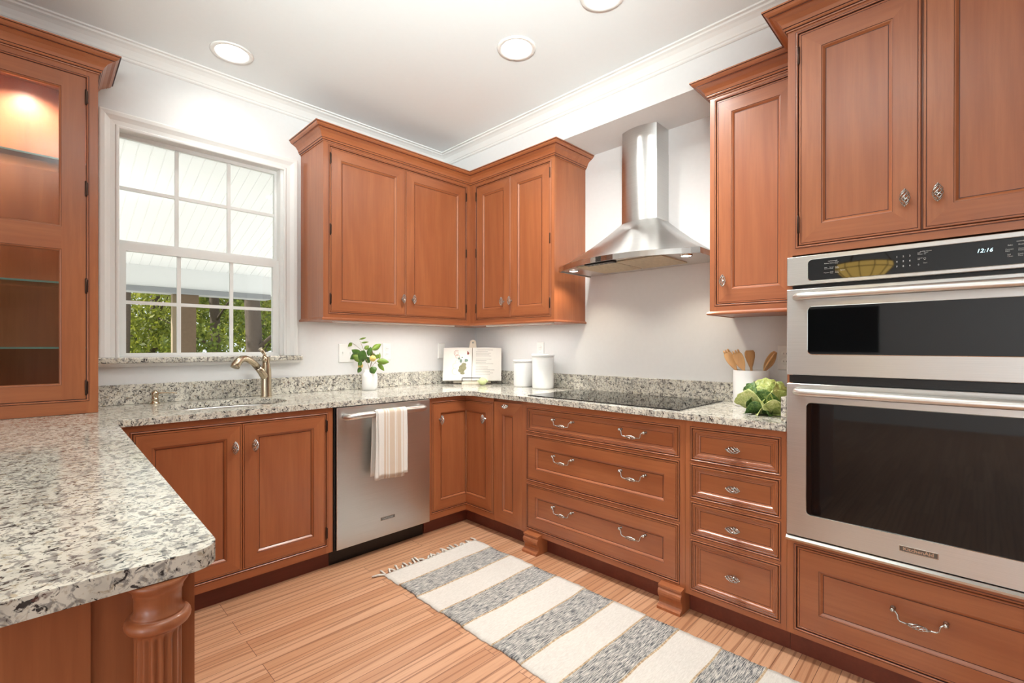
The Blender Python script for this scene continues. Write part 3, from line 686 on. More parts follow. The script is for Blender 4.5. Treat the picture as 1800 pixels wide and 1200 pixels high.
for v in [g for g in r['geom'] if isinstance(g, bmesh.types.BMVert)]: v.co.z = 0.8835
m.build('slab', ct, bevel=0.005, weld=False)
m = MB(GRANITE); m.box(-2.50, -0.021, -0.020, -0.0008, 0.9145, 1.018, bevel=0.002); o = m.build('backsplash', ct)
m = MB(GRANITE); m.box(-0.020, -0.0008, -2.5972, -0.0008, 0.9145, 1.018, bevel=0.002); m.build('backsplash', ct)
m = MB(GRANITE); m.box(-0.632, -0.0205, -2.5972, -2.577, 0.9145, 1.018, bevel=0.002); m.build('side_splash', ct)

# peninsula cabinet
c = thing('base_cabinet', (-2.95, -1.45, 0), 'cherry peninsula base cabinet with a fluted corner column', 'cabinet', 'base cherry cabinets')
m = MB(WZ); m.box(-3.34, -2.5405, -2.245, -0.0010, ZBB, 0.883); m.build('cabinet_body', c)
m = MB(WZ); m.box(-3.34, -2.66, -2.263, -2.2455, 0.0, 0.883); m.box(-2.66, -2.5405, -2.256, -2.2455, 0.0, 0.883); m.box(-2.5570, -2.5405, -2.274, -2.2565, 0.0, 0.883); m.build('end_panel', c)
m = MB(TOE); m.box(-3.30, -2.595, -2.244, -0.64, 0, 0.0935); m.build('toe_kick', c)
def column(cx, cy):
    m = MB(WZ)
    n = 96
    def ringf(R, z, flute=0.0):
        out = []
        for i in range(n):
            a = 2*PI*i/n; ph = (a/(2*PI)*16) % 1.0
            d = flute*max(0.0, math.sin(PI*min(1, max(0, (ph-0.18)/0.64)))) ** 0.6
            out.append((cx+(R-d)*math.cos(a), cy+(R-d)*math.sin(a), z))
        return out
    L = []
    for R, z, f in [(0.036, 0.0, 0), (0.036, 0.05, 0), (0.030, 0.06, 0), (0.028, 0.075, 0), (0.028, 0.09, 0.0045), (0.028, 0.802, 0.0045), (0.028, 0.808, 0), (0.030, 0.811, 0), (0.031, 0.8125, 0)]: L.append(ringf(R, z, f))
    for i in range(9): a = -PI/2+PI*i/8; L.append(ringf(0.0315+0.0085*math.cos(a), 0.8225+0.0095*math.sin(a)))
    for R, z in [(0.032, 0.833), (0.032, 0.8355), (0.0285, 0.838), (0.0285, 0.861), (0.030, 0.863), (0.030, 0.8655), (0.0315, 0.870), (0.036, 0.876), (0.0365, 0.8825)]: L.append(ringf(R, z))
    m.loft(L, smooth=True); return m.build('column', c)
column(-2.588, -2.288)
# ------------------------------------------------------------------ glass-door cabinet on the counter
c = thing('display_cabinet', (-2.9, -0.15, 0.9155), 'cherry glass-door display cabinet standing on the counter at left', 'cabinet')
GX0, GX1, GY, GZ0 = -3.31, -2.509, -0.287, 0.9155; FG = FW(GY)
m = MB(WZ, INSIDE)
m.box(GX1-0.018, GX1, GY+0.0207, -0.0215, GZ0, ZT, 0); m.box(GX0, GX0+0.018, GY+0.0207, -0.0215, GZ0, ZT, 0)
m.box(GX0+0.018, GX1-0.018, -0.034, -0.0215, GZ0, ZT, 1); m.box(GX0+0.018, GX1-0.018, GY+0.0207, -0.034, GZ0, 0.985, 1); m.box(GX0+0.018, GX1-0.018, GY+0.0207, -0.034, 2.425, ZT, 1)
m.build('cabinet_body', c)
face_frame(FG, GX0, GX1, GZ0, ZT, [(-3.27, -2.549, 0.978, 2.418)], c, 0.28)
for (a, b_, kx, hx) in ((-3.27, -2.9105, -2.94, -3.27), (-2.9085, -2.549, -2.878, -2.549)):
    m = MB(WZ, WX, GLAZE)
    a1, b1 = a+G, b_-G; z0, z1 = 0.978+G, 2.418-G
    gx0, gx1 = a+0.081, b_-0.081
    us = [a1, gx0, gx1, b1]; vs = [z0, 1.012, 1.633, 1.745, 2.385, z1]
    vs[1] = 1.045; vs[4] = 2.352; vs[2] = 1.640; vs[3] = 1.738
    for i in range(3):
        for j in range(5):
            if i == 1 and j in (1, 3): continue
            m.face(m.pts([(us[i], vs[j], 0), (us[i+1], vs[j], 0), (us[i+1], vs[j+1], 0), (us[i], vs[j+1], 0)], FG), 1 if i == 1 else 0)
    for j in (1, 3): m.rings(FG, us[1], us[2], vs[j], vs[j+1], [(0, 0), (0.001, -0.002), (0.005, -0.003), (0.008, -0.008), (0.008, -0.019)], [2, 0, 0, 0], cap=False)
    m.rings(FG, a1, b1, z0, z1, [(0.0, 0), (0, -0.019)], [0], cap=False)
    d = m.build('door', c, weld=True)
    for j in (1, 3):
        g = MB(CABGLASS); g.box(us[1]+0.007, us[2]-0.007, vs[j]+0.007, vs[j+1]-0.007, -0.014, -0.011, 0, FG); g.build('pane', d)
    knob(FG, kx, 1.69, 0, d)
    for z in (2.330, 1.92, 1.485, 1.03): hinge(FG, hx+(0.0012 if kx < -2.9 else -0.0012), z, 0.003, d)
for z in (2.035, 1.492, 1.204):
    m = MB(SHELFGLASS, GEDGE); m.box(GX0+0.020, GX1-0.020, GY+0.032, -0.036, z, z+0.008, 0)
    for f in m.bm.faces:
        if abs(f.normal.y) > 0.5 or f.calc_center_median().y < GY+0.0325: f.material_index = 1
    o = m.build('shelf', c); o['label'] = 'green-edged glass shelf'
sg = sweep([(GX0, GY), (GX1, GY), (GX1, -0.0215)], CROWN)
gs = [[(GX0, GY-o, z) for o, z in CROWN], [(GX1+o, GY-o, z) for o, z in CROWN], [(GX1+o, -0.0225, z) for o, z in CROWN]]
crown(gs, c, WX)
for px_ in (-2.74, -3.08):
    m = MB(BULB); m.lathe([(0.0001, 2.4225), (0.026, 2.4225), (0.026, 2.4195), (0.0001, 2.4185)], (px_, -0.15, 0), 20, cap0=False, cap1=False); m.build('puck_light', c)
    light('puck_lamp', 'SPOT', (px_, -0.15, 2.415), 22, (1.0, 0.92, 0.80), aim=(px_, -0.15, 0), spot_size=2.6, spot_blend=0.8, shadow_soft_size=0.02)
m = MB(WHITE); m.box(-2.70, -2.684, -0.20, -0.188, 0.9855, 0.995); m.box(-2.672, -2.65, -0.20, -0.188, 0.9855, 0.995); m.build('shelf_clip', c)

# ------------------------------------------------------------------ sink, faucet, soap pump
sk = thing('kitchen_sink', (SKX, SKY, 0.69), 'undermount stainless sink below the window', 'sink')
m = MB(SATIN)
L = []
for s, z in ((-0.012, 0.8825), (-0.002, 0.8825), (0.0, 0.876), (0.006, 0.76), (0.02, 0.722), (0.05, 0.703), (0.12, 0.700)): L.append([(x, y, z) for x, y in sink_loop(s)])
m.loft(L, smooth=True, cap0=False); m.build('bowl', sk)
m = MB(CHROME); m.lathe([(0.0001, 0.7035), (0.035, 0.7035), (0.044, 0.7025), (0.044, 0.7008)], (SKX, SKY, 0), 24, cap1=False); m.build('drain', sk)
fc = thing('faucet', (-1.739, -0.108, 0.914), 'brushed nickel pull-out faucet behind the sink', 'faucet')
fx, fy = -1.7385, -0.105
m = MB(NICKEL); m.lathe([(0.0001, 0.9142), (0.0315, 0.9142), (0.0315, 0.919), (0.029, 0.926), (0.0285, 1.03), (0.0275, 1.075), (0.0225, 1.10), (0.0205, 1.118), (0.0205, 1.150), (0.0205, 1.1505), (0.0185, 1.153), (0.0001, 1.1535)], (fx, fy, 0), 28); m.build('body', fc)
dv = Vector((-0.86, -0.50, 0)).normalized()
def fp_(d, z): return (fx+dv.x*d, fy+dv.y*d, z)
m = MB(NICKEL, BLACK)
m.tube([fp_(0.0, 1.025), fp_(0.018, 1.045), fp_(0.04, 1.068), fp_(0.066, 1.092)], [0.026, 0.0235, 0.0205, 0.0185], 16); m.build('spout_arm', fc)
m = MB(BLACK); m.tube([fp_(0.0662, 1.0922), fp_(0.0700, 1.0955)], 0.0182, 16); m.build('seal_ring', fc)
m = MB(NICKEL, CHROME)
m.tube([fp_(0.0702, 1.0957), fp_(0.095, 1.117), fp_(0.125, 1.136), fp_(0.155, 1.146), fp_(0.182, 1.144), fp_(0.203, 1.134), fp_(0.220, 1.116), fp_(0.229, 1.098)], [0.0185, 0.018, 0.018, 0.0185, 0.020, 0.022, 0.0235, 0.0225], 18)
m.build('spray_head', fc)
m = MB(NICKEL); m.tube([(fx-0.012, fy-0.012, 1.155), (fx-0.012, fy-0.012, 1.135), (fx-0.014, fy-0.016, 1.12)], [0.0145, 0.0145, 0.012], 14)
m.tube([(fx-0.012, fy-0.010, 1.150), (fx-0.010, fy-0.004, 1.168), (fx-0.020, fy-0.002, 1.184), (fx-0.034, fy-0.004, 1.203)], [0.010, 0.0105, 0.0115, 0.0135], 12, flat=0.85); m.build('lever', fc)
sp = thing('soap_dispenser', (-2.268, -0.062, 0.914), 'small brushed nickel soap pump at the left end of the sink', 'soap dispenser')
m = MB(NICKEL); m.lathe([(0.0001, 0.9142), (0.023, 0.9142), (0.022, 0.918), (0.016, 0.924), (0.015, 0.934), (0.0175, 0.936), (0.0175, 0.940), (0.0145, 0.942), (0.0145, 0.957), (0.0165, 0.960), (0.0165, 0.974), (0.012, 0.978), (0.007, 0.985), (0.0001, 0.987)], (-2.268, -0.062, 0), 22); m.build('base', sp)
m = MB(NICKEL); m.tube([(-2.262, -0.064, 0.968), (-2.235, -0.074, 0.970), (-2.195, -0.090, 0.969), (-2.178, -0.097, 0.965)], [0.004, 0.0036, 0.0032, 0.0032], 10); m.build('spout', sp)

# ------------------------------------------------------------------ cooktop
ckt = MB(BGLASS, CHROME, plain('burner_print', rgb(46, 46, 46), 0.25))
ckt.box(-0.588, -0.052, -2.135, -1.170, 0.9146, 0.9196, 0, bevel=0.0015)
for (bx, by, br_) in ((-0.44, -1.38, 0.09), (-0.20, -1.38, 0.075), (-0.32, -1.65, 0.12), (-0.44, -1.93, 0.075), (-0.20, -1.93, 0.10)):
    ckt.lathe([(br_-0.0012, 0.91968), (br_, 0.91968), (br_, 0.91978), (br_-0.0012, 0.91978)], (bx, by, 0), 40, m=2, cap0=False, cap1=False)
tag(ckt.build('cooktop', weld=False), 'flat black glass cooktop set on the granite below the hood', 'cooktop')

# ------------------------------------------------------------------ range hood
hd = thing('range_hood', (-0.25, -1.675, 1.69), 'stainless chimney range hood above the cooktop', 'range hood')
HY0, HY1 = -1.222, -2.135; HYC = (HY0+HY1)/2
def hood_front(y, side, bow):   # x of the curved front edge
    s = (y-HYC)/((HY0-HY1)/2); return -(side+bow*(1-s*s))
N = 25
def hloop(z, y0, y1, side, bow, n=N):
    yc = (y0+y1)/2; h = (y0-y1)/2; out = [(-0.0008, y0, z)]
    for i in range(n): y = y0+(y1-y0)*i/(n-1); s = (y-yc)/h; out.append((-(side+bow*(1-s*s)), y, z))
    out.append((-0.0008, y1, z)); return out
m = MB(STEEL, CHROME)
L = [hloop(1.690, HY0, HY1, 0.352, 0.150), hloop(1.719, HY0, HY1, 0.352, 0.150)]
m.loft([hloop(1.690, HY0+0.0, HY1, 0.345, 0.148), L[0], L[1], hloop(1.7205, HY0-0.002, HY1+0.002, 0.350, 0.149)], [1, 1, 1], cap0=False, cap1=False, closed=False); m.build('rim', hd)
m = MB(STEEL); secs = []
CY0, CY1 = -1.558, -1.792
for i in range(17):
    s = i/16; f = s**0.86
    y0 = HY0+(CY0-HY0)*f; y1 = HY1+(CY1-HY1)*f; side = 0.350+(0.150-0.350)*f; bow = 0.149+(0.030-0.149)*f
    z = 1.7205+(1.972-1.7205)*(0.93*s+0.07*s*s); secs.append(hloop(z, y0, y1, side, bow))
m.loft(secs, smooth=True, cap0=False, cap1=False, closed=True); o = m.build('canopy', hd)
m = MB(STEEL); m.loft([hloop(1.972, CY0, CY1, 0.150, 0.030), hloop(2.38, CY0, CY1, 0.150, 0.030)], smooth=False, closed=True); m.build('lower_chimney', hd)
m = MB(STEEL); m.loft([hloop(2.38, CY0-0.002, CY1+0.002, 0.148, 0.030), hloop(2.5322, CY0-0.002, CY1+0.002, 0.148, 0.030)], closed=True); m.build('upper_chimney', hd)
m = MB(SATIN); m.loft([hloop(1.698, HY0-0.004, HY1+0.004, 0.345, 0.147)], cap0=True, cap1=False); m.bm.faces.ensure_lookup_table(); o = m.build('underside', hd)
FILT = plain('filter_mesh', rgb(226, 212, 186), 0.45, 0.5, var=0.2)
for (ya, yb2) in ((-1.40, -1.668), (-1.680, -1.955)):
    m = MB(FILT, SATIN); m.box(-0.405, -0.10, yb2, ya, 1.690, 1.6975, 0, bevel=0.002)
    for i in range(20): x = -0.395+i*0.0148; m.box(x, x+0.006, yb2+0.01, ya-0.01, 1.6892, 1.690, 0)
    o = m.build('grease_filter', hd)
m = MB(BLACK, CHROME); m.box(-0.463, -0.418, -1.69, -1.50, 1.686, 1.6978, 0, bevel=0.002)
for i in range(5): m.lathe([(0.0001, 1.6845), (0.006, 1.6845), (0.006, 1.686)], (-0.442, -1.53-0.03*i, 0), 12, m=1, cap1=False)
m.build('control_strip', hd)
for yy in (-1.312, -2.045):
    m = MB(BULB, CHROME); m.lathe([(0.0001, 1.6905), (0.026, 1.6905), (0.026, 1.697)], (-0.315, yy, 0), 24, m=0, cap1=False); m.lathe([(0.0265, 1.6975), (0.0265, 1.6885), (0.032, 1.6885), (0.033, 1.6975)], (-0.315, yy, 0), 24, m=1, cap0=False, cap1=False); m.build('lamp', hd, weld=False)
    light('hood_lamp', 'SPOT', (-0.315, yy, 1.686), 5, (1.0, 0.86, 0.68), aim=(-0.315, yy, 0), spot_size=2.3, spot_blend=0.6, shadow_soft_size=0.025)

# under-cabinet light bars
def bar(x0, x1, y0, y1, label, e):
    t = thing('light_bar', ((x0+x1)/2, (y0+y1)/2, ZB-0.012), label, 'light', 'under-cabinet light bars')
    m = MB(WHITE); m.box(x0, x1, y0, y1, ZB-0.010, ZB-0.0003); m.build('housing', t)
    l = light('bar_lamp', 'AREA', ((x0+x1)/2, (y0+y1)/2, ZB-0.0105), e, (0.99, 0.98, 0.94), shape='RECTANGLE', size=x1-x0-0.01, size_y=y1-y0-0.006)
bar(-1.40, -0.45, -0.28, -0.25, 'white light bar under the wall cabinet beside the window', 2.4)
bar(-0.28, -0.25, -1.10, -0.45, 'white light bar under the wall cabinet left of the hood', 1.4)

# ------------------------------------------------------------------ wall plates
def plate(F, u0, u1, v0, v1, kinds, label, cat):
    t = thing('wall_plate', F @ Vector(((u0+u1)/2, v0, 0)), label, cat, 'white electrical wall plates')
    m = MB(WHITE); m.rings(F, u0, u1, v0, v1, [(0, 0.0003), (0, 0.003), (0.003, 0.006), (0.006, 0.0065)]); m.build('plate', t)
    n = len(kinds); w = (u1-u0)/n; vc = (v0+v1)/2
    for i, k in enumerate(kinds):
        uc = u0+w*(i+0.5)
        if k == 'switch':
            m = MB(WHITE); m.rings(F, uc-0.006, uc+0.006, vc-0.012, vc+0.012, [(0, 0.0066), (0, 0.0075), (0.001, 0.008)]); m.box(uc-0.0035, uc+0.0035, vc-0.002, vc+0.010, 0.008, 0.015, 0, F); m.build('toggle', t)
        elif k == 'rocker':
            m = MB(WHITE); m.rings(F, uc-0.017, uc+0.017, vc-0.033, vc+0.033, [(0, 0.0066), (0, 0.0085), (0.002, 0.0095)]); m.build('rocker', t)
        else:
            m = MB(WHITE, BLACK)
            for sv in (-0.02, 0.02):
                m.lathe([(0.0172, 0.0066), (0.0172, 0.0085), (0.016, 0.009), (0.0001, 0.009)], M=F @ Matrix.Translation((uc, vc+sv, 0)), seg=20)
                m.box(uc-0.0075, uc-0.0055, vc+sv-0.002, vc+sv+0.006, 0.0089, 0.0092, 1, F); m.box(uc+0.0055, uc+0.0075, vc+sv-0.002, vc+sv+0.006, 0.0089, 0.0092, 1, F)
            m.build('sockets', t, weld=False)
FWW, FSS = FW(0.0), FS(0.0)
plate(FWW, -1.241, -1.125, 1.102, 1.232, ['switch', 'switch'], 'white double switch plate left of the leafy vase', 'switch')
plate(FWW, -0.906, -0.834, 1.112, 1.240, ['socket'], 'white outlet plate behind the right-hand leaves of the vase', 'outlet')
plate(FWW, -0.402, -0.330, 1.114, 1.241, ['rocker'], 'blank white rocker plate beside the open cookbook', 'switch')
plate(FSS, 0.724, 0.796, 1.122, 1.248, ['socket'], 'white outlet plate above the canisters', 'outlet')
plate(FSS, 2.393, 2.465, 1.096, 1.222, ['socket'], 'white outlet plate next to the oven tower', 'outlet')

# ------------------------------------------------------------------ things on the counter
ZK = 0.9142
def canister(x, y, r, h, label):
    t = thing('canister', (x, y, ZK), label, 'canister', 'white ceramic canisters')
    m = MB(CERAMIC); m.lathe([(0.0001, ZK+0.0003), (r-0.006, ZK+0.0003), (r-0.002, ZK+0.003), (r-0.001, ZK+0.012), (r, ZK+0.02), (r, ZK+h-0.030), (r-0.002, ZK+h-0.026), (r-0.004, ZK+h-0.024), (0.0001, ZK+h-0.024)], (x, y, 0), 48); m.build('jar', t)
    m = MB(CERAMIC); m.lathe([(0.0001, ZK+h-0.0235), (r+0.002, ZK+h-0.0235), (r+0.004, ZK+h-0.020), (r+0.004, ZK+h-0.010), (r+0.001, ZK+h-0.006), (r-0.010, ZK+h-0.004), (0.0001, ZK+h-0.003)], (x, y, 0), 48); m.build('lid', t)
canister(-0.118, -0.690, 0.073, 0.207, 'shorter white lidded canister, nearer the cookbook')
canister(-0.140, -0.905, 0.078, 0.252, 'taller white lidded canister, nearer the cooktop')
# utensil crock and wooden tools
KX, KY, KR, KT = -0.125, -2.303, 0.085, 1.096
m = MB(CERAMIC); m.lathe([(0.0001, ZK+0.0003), (KR-0.004, ZK+0.0003), (KR, ZK+0.006), (KR, KT-0.002), (KR-0.002, KT), (KR-0.005, KT-0.001), (KR-0.006, KT-0.006), (KR-0.006, ZK+0.008), (0.0001, ZK+0.008)], (KX, KY, 0), 56)
tag(m.build('utensil_crock'), 'plain white round crock holding wooden utensils', 'crock')
BAM = wood('pale_wood', 'z', rgb(226, 180, 124), rgb(206, 154, 98), 0.5, 0.05)
def utensil(name, base, tip, width, shape, label, roll_=0.0):
    B, Tt = Vector(base), Vector(tip); ax = (Tt-B); Ln = ax.length; ax.normalize()
    view = Vector((-0.72, -0.69, 0)); side = ax.cross(view).normalized(); nn = side.cross(ax).normalized()
    side, nn = side*math.cos(roll_)+nn*math.sin(roll_), nn*math.cos(roll_)-side*math.sin(roll_)
    m = MB(BAM); loops = []
    for i in range(25):
        s = i/24; d = s*Ln
        hw = 0.006
        hs = 0.66
        if s > hs:
            q = (s-hs)/(1-hs)
            if shape == 'spoon': hw = 0.006+(width-0.006)*math.sin(PI*min(1, q*0.93+0.05))**0.7
            elif shape == 'fork': hw = 0.006+(width-0.006)*math.sin(PI*min(0.72, q*0.75))**0.9
            else: hw = 0.006+(width-0.006)*min(1, q*1.5)**0.8
        th = 0.005 if s < hs else 0.0042
        cup = 0.0
        if shape in ('spoon', 'fork') and s > hs: cup = 0.012*math.sin(PI*(s-hs)/(1-hs))
        p = B+ax*d
        if s == 1.0: hw *= 0.75
        loops.append([p+side*(hw*math.cos(2*PI*k/12))+nn*(th*math.sin(2*PI*k/12)+cup*(math.cos(2*PI*k/12)**2-0.5)) for k in range(12)])
    m.loft(loops, smooth=True)
    if shape == 'fork':
        for j in (-1, 0, 1):
            e = B+ax*Ln+side*(j*width*0.5); m.tube([e-ax*0.004, e+ax*0.008, e+ax*0.014], [0.0055, 0.0045, 0.0025], 8)
    tag(m.build(name, weld=False), label, 'utensil', 'wooden utensils in the crock')
zb_ = ZK+0.012
utensil('wooden_fork', (KX-0.014, KY-0.02, zb_), (KX-0.020, KY+0.114, 1.187), 0.022, 'fork', 'wooden serving fork leaning furthest left in the crock', 0.5)
utensil('wooden_fork', (KX-0.030, KY-0.045, zb_), (KX-0.050, KY+0.055, 1.185), 0.025, 'fork', 'wooden serving fork in the crock, second from the left', 0.5)
utensil('wooden_spatula', (KX+0.019, KY-0.01, zb_), (KX+0.026, KY+0.016, 1.197), 0.030, 'spatula', 'flat wooden spatula standing upright at the back of the crock', -0.2)
utensil('wooden_spoon', (KX-0.002, KY+0.035, zb_), (KX+0.0, KY-0.118, 1.188), 0.023, 'spoon', 'wooden spoon leaning furthest right in the crock', -0.7)
utensil('wooden_spoon', (KX+0.042, KY+0.03, zb_), (KX+0.046, KY-0.098, 1.192), 0.022, 'spoon', 'paler wooden spoon just behind the rightmost spoon in the crock', 0.2)

# savoy cabbage
CBX, CBY = -0.375, -2.447
def leafmat(name, c1, c2, c3):
    t = NT(name); f = t.noise(t.coords((1, 1, 1)), 38, 4, 0.6, 0.4); v = t.n('ShaderNodeTexVoronoi'); v.feature = 'DISTANCE_TO_EDGE'; v.inputs['Scale'].default_value = 60
    t.l(t.coords((1, 1, 1)), v.inputs['Vector'])
    c_ = t.ramp(f, [(0.3, c1), (0.55, c2), (0.75, c3)])
    c_ = t.mix(t.ramp(v.outputs['Distance'], [(0.0, (0.55, 0.55, 0.55, 1)), (0.10, (0, 0, 0, 1))]), c_, c3)
    t.l(c_, t.b.inputs['Base Color']); t.set(Roughness=0.5); t.bump(v.outputs['Distance'], 0.6, 0.004); return t.m
CAB1 = leafmat('cabbage_heart', rgb(120, 140, 62), rgb(160, 174, 92), rgb(214, 216, 150))
CAB2 = leafmat('cabbage_leaf', rgb(38, 74, 32), rgb(70, 108, 48), rgb(150, 172, 96))
CAB3 = leafmat('cabbage_pale_leaf', rgb(138, 156, 78), rgb(184, 192, 116), rgb(226, 226, 172))
cb = thing('cabbage', (CBX, CBY, ZK), 'green savoy cabbage head in front of the utensil crock', 'cabbage')
def crinkle(p): return 0.004*(math.sin(p.x*170)+math.sin(p.y*190+1)+math.sin(p.z*160+2))
m = MB(CAB1); m.sphere((0, 0, 0), 0.077, 36, 24)
for v in m.bm.verts: v.co += v.co.normalized()*crinkle(v.co)*0.8; v.co.z *= 0.92; v.co += Vector((CBX, CBY, ZK+0.082))
m.build('heart', cb)
def cableaf(az, el, size, curl, mat, r0=0.068, twist=0.0):
    m = MB(mat); n, k = 19, 23; rows = []
    ca, sa = math.cos(az), math.sin(az)
    for i in range(n):
        s = i/(n-1); row = []
        for j in range(k):
            q = (j/(k-1)-0.5)*2
            wd_ = size*0.85*(0.25+0.75*math.sin(PI*min(0.90, 0.10+0.74*s))**0.8)
            ang = -1.15+el+s*1.6*(1-0.42*q*q)
            rr_ = r0+0.006+0.055*curl*s**3+0.02*curl*s*abs(q)**2
            a2 = az+q*wd_/(r0+0.01)*0.75
            fr = 0.006*(s**2+abs(q)**3)*math.sin(q*7+s*5+az*3)+0.0034*math.sin(q*23+s*13+az)*(s+abs(q))*0.7
            rr_ += fr+0.022*curl*abs(q)**3
            x = rr_*math.cos(ang)*math.cos(a2); y = rr_*math.cos(ang)*math.sin(a2); z = 0.082+rr_*math.sin(ang)*0.92
            row.append(m.bm.verts.new((CBX+x, CBY+y, ZK+max(0.003, z))))
        rows.append(row)
    for a, b2 in zip(rows, rows[1:]):
        for j in range(k-1): m.face([a[j], a[j+1], b2[j+1], b2[j]], 0, True)
    o = m.build('leaf', cb, weld=False); sd = o.modifiers.new('thick', 'SOLIDIFY'); sd.thickness = 0.0018; sd.offset = 0
ca0 = math.atan2(-0.69, -0.72)
for (da, el, sz, cu, mt, r0_) in ((-1.15, -0.15, 0.13, 0.5, CAB3, 0.082), (-0.55, -0.10, 0.13, 0.35, CAB2, 0.078), (0.05, -0.05, 0.13, 0.30, CAB1, 0.075), (0.75, -0.12, 0.13, 0.5, CAB2, 0.080), (1.5, -0.05, 0.13, 0.5, CAB2, 0.078), (2.3, 0.0, 0.13, 0.1, CAB2, 0.075), (3.1, 0.1, 0.14, 0.1, CAB2, 0.078), (-1.9, 0.0, 0.14, 0.12, CAB2, 0.078), (-0.25, -0.50, 0.12, 0.7, CAB3, 0.088), (0.55, -0.62, 0.11, 0.7, CAB3, 0.088), (-0.8, -0.60, 0.12, 0.6, CAB2, 0.090), (0.3, 0.45, 0.10, 0.25, CAB1, 0.073), (-1.4, 0.42, 0.10, 0.12, CAB2, 0.076)):
    cableaf(ca0+da, el, sz, cu, mt, r0_)

# vase with a leafy lemon branch
VX, VY = -1.085, -0.145
m = MB(CERAMIC); m.lathe([(0.0001, ZK+0.0003), (0.046, ZK+0.0003), (0.050, ZK+0.006), (0.052, ZK+0.03), (0.052, ZK+0.090), (0.049, ZK+0.108), (0.041, ZK+0.120), (0.036, ZK+0.127), (0.0365, ZK+0.140), (0.034, ZK+0.141), (0.032, ZK+0.130), (0.032, ZK+0.10), (0.0001, ZK+0.10)], (VX, VY, 0), 40)
tag(m.build('vase'), 'small white bottle vase on the counter by the switch plate', 'vase')
LEAF = plain('lemon_leaf', rgb(126, 156, 52), 0.4, var=0.45); LEAFD = plain('lemon_leaf_dark', rgb(82, 120, 44), 0.35, var=0.4); STEM = plain('branch_bark', rgb(146, 128, 92), 0.7)
LEMON = plain('lemon_skin', rgb(226, 196, 112), 0.45, var=0.2)
br = thing('lemon_branch', (VX, VY, ZK+0.105), 'leafy lemon branch standing in the white vase', 'branch')
Rv, Uv, Fv = Vector(r2), Vector((0, 0, 1)), Vector((fw.x, fw.y, 0)).normalized()
SCL = 3.22/831*1.0   # metres per pixel at the vase
def vp(px, py, dep=0.0):   # a spot in the plane of the branch
    return Vector((VX, VY, 0))+Rv*((px-651)*SCL)+Uv*(1.2181-(py-609.2)*SCL)+Fv*dep
root = vp(651, 652)
def leaf(m, px, py, ln, ang, wid, dep, tilt, mi):
    c0 = vp(px, py, dep); a = math.radians(ang); ax = (Rv*math.cos(a)+Uv*math.sin(a)+Fv*tilt).normalized(); sd = (ax.cross(Fv)).normalized()
    L_ = ln*SCL*1.15; W = wid*SCL*1.3; rows = []
    nrm = sd.cross(ax)
    for i in range(9):
        s = i/8; w = W*0.5*math.sin(PI*s**0.85)**0.9+0.0002; p = c0+ax*(L_*(s-0.5))-nrm*(0.10*L_*(s-0.5)**2*4*0.4)
        rows.append([m.bm.verts.new(p+sd*w+nrm*w*0.25), m.bm.verts.new(p), m.bm.verts.new(p-sd*w+nrm*w*0.25)])
    for a_, b2 in zip(rows, rows[1:]):
        for j in range(2): m.face([a_[j], a_[j+1], b2[j+1], b2[j]], mi, True)
    return c0-ax*(L_*0.5)
leaves = [(627, 622, 19, 145, 11, .00, .2, 1), (622, 628, 15, 215, 9, .01, .1, 1), (640, 626, 20, 60, 13, -.03, -.3, 1), (631, 632, 18, -40, 9, -.02, .1, 0), (650, 619, 15, 75, 8, .01, .1, 1), (644, 612, 9, 40, 6, .02, .2, 0), (663, 611, 17, 35, 8, .00, .2, 0), (676, 637, 19, -5, 8.5, -.02, .1, 0), (672, 647, 15, -50, 6, -.01, .1, 0), (660, 652, 12, -60, 11, -.045, -.2, 1), (634, 652, 10, 240, 6, -.02, .1, 1), (637, 640, 8, 60, 6, -.04, .1, 1), (615, 607, 9, 225, 5, .01, .1, 0), (637, 596, 11, 15, 2.5, .02, .1, 0), (641, 603, 12, 8, 2.5, .02, .1, 0), (668, 627, 11, 92, 2.5, .01, .3, 0), (663, 628, 8, 60, 6, .02, .1, 0), (633, 633, 14, 160, 8, .02, .1, 1), (655, 628, 12, -80, 8, .02, .2, 0), (645, 634, 12, 120, 8, .03, .1, 1)]
ends = []
for lf in leaves:
    m = MB(LEAF, LEAFD); px, py, ln, ang, wid, dep, tilt, mi = lf
    ends.append(leaf(m, px, py, ln, ang, wid, dep, tilt, mi)); o = m.build('leaf', br, weld=False); sdm = o.modifiers.new('thick', 'SOLIDIFY'); sdm.thickness = 0.0006
m = MB(STEM)
for k, e in enumerate(ends):
    hub = [vp(641, 622, .01), vp(652, 634, .0), vp(660, 640, -.01), vp(656, 622, .01)][0 if lf is None else (0 if leaves[k][0] < 644 else (2 if leaves[k][0] > 664 else 3))]
    st = root-Uv*0.03+Fv*0.0
    m.tube([hub, (hub*0.5+e*0.5)+Uv*0.002, e], [0.0012, 0.001, 0.0007], 6)
for hub in (vp(641, 622, .01), vp(660, 640, -.01), vp(656, 622, .01)): m.tube([root-Uv*0.035, root+Uv*0.0, (root*0.4+hub*0.6), hub], [0.002, 0.002, 0.0016, 0.0012], 7)
m.build('stem', br, weld=False)
for (px, py, rr_, dep) in ((657.5, 631.5, 5.6, -.015), (634.5, 644.5, 4.6, .0)):
    m = MB(LEMON); m.sphere(vp(px, py, dep), rr_*SCL, 18, 12, sc=(1, 1, 1)); m.build('fruit', br)

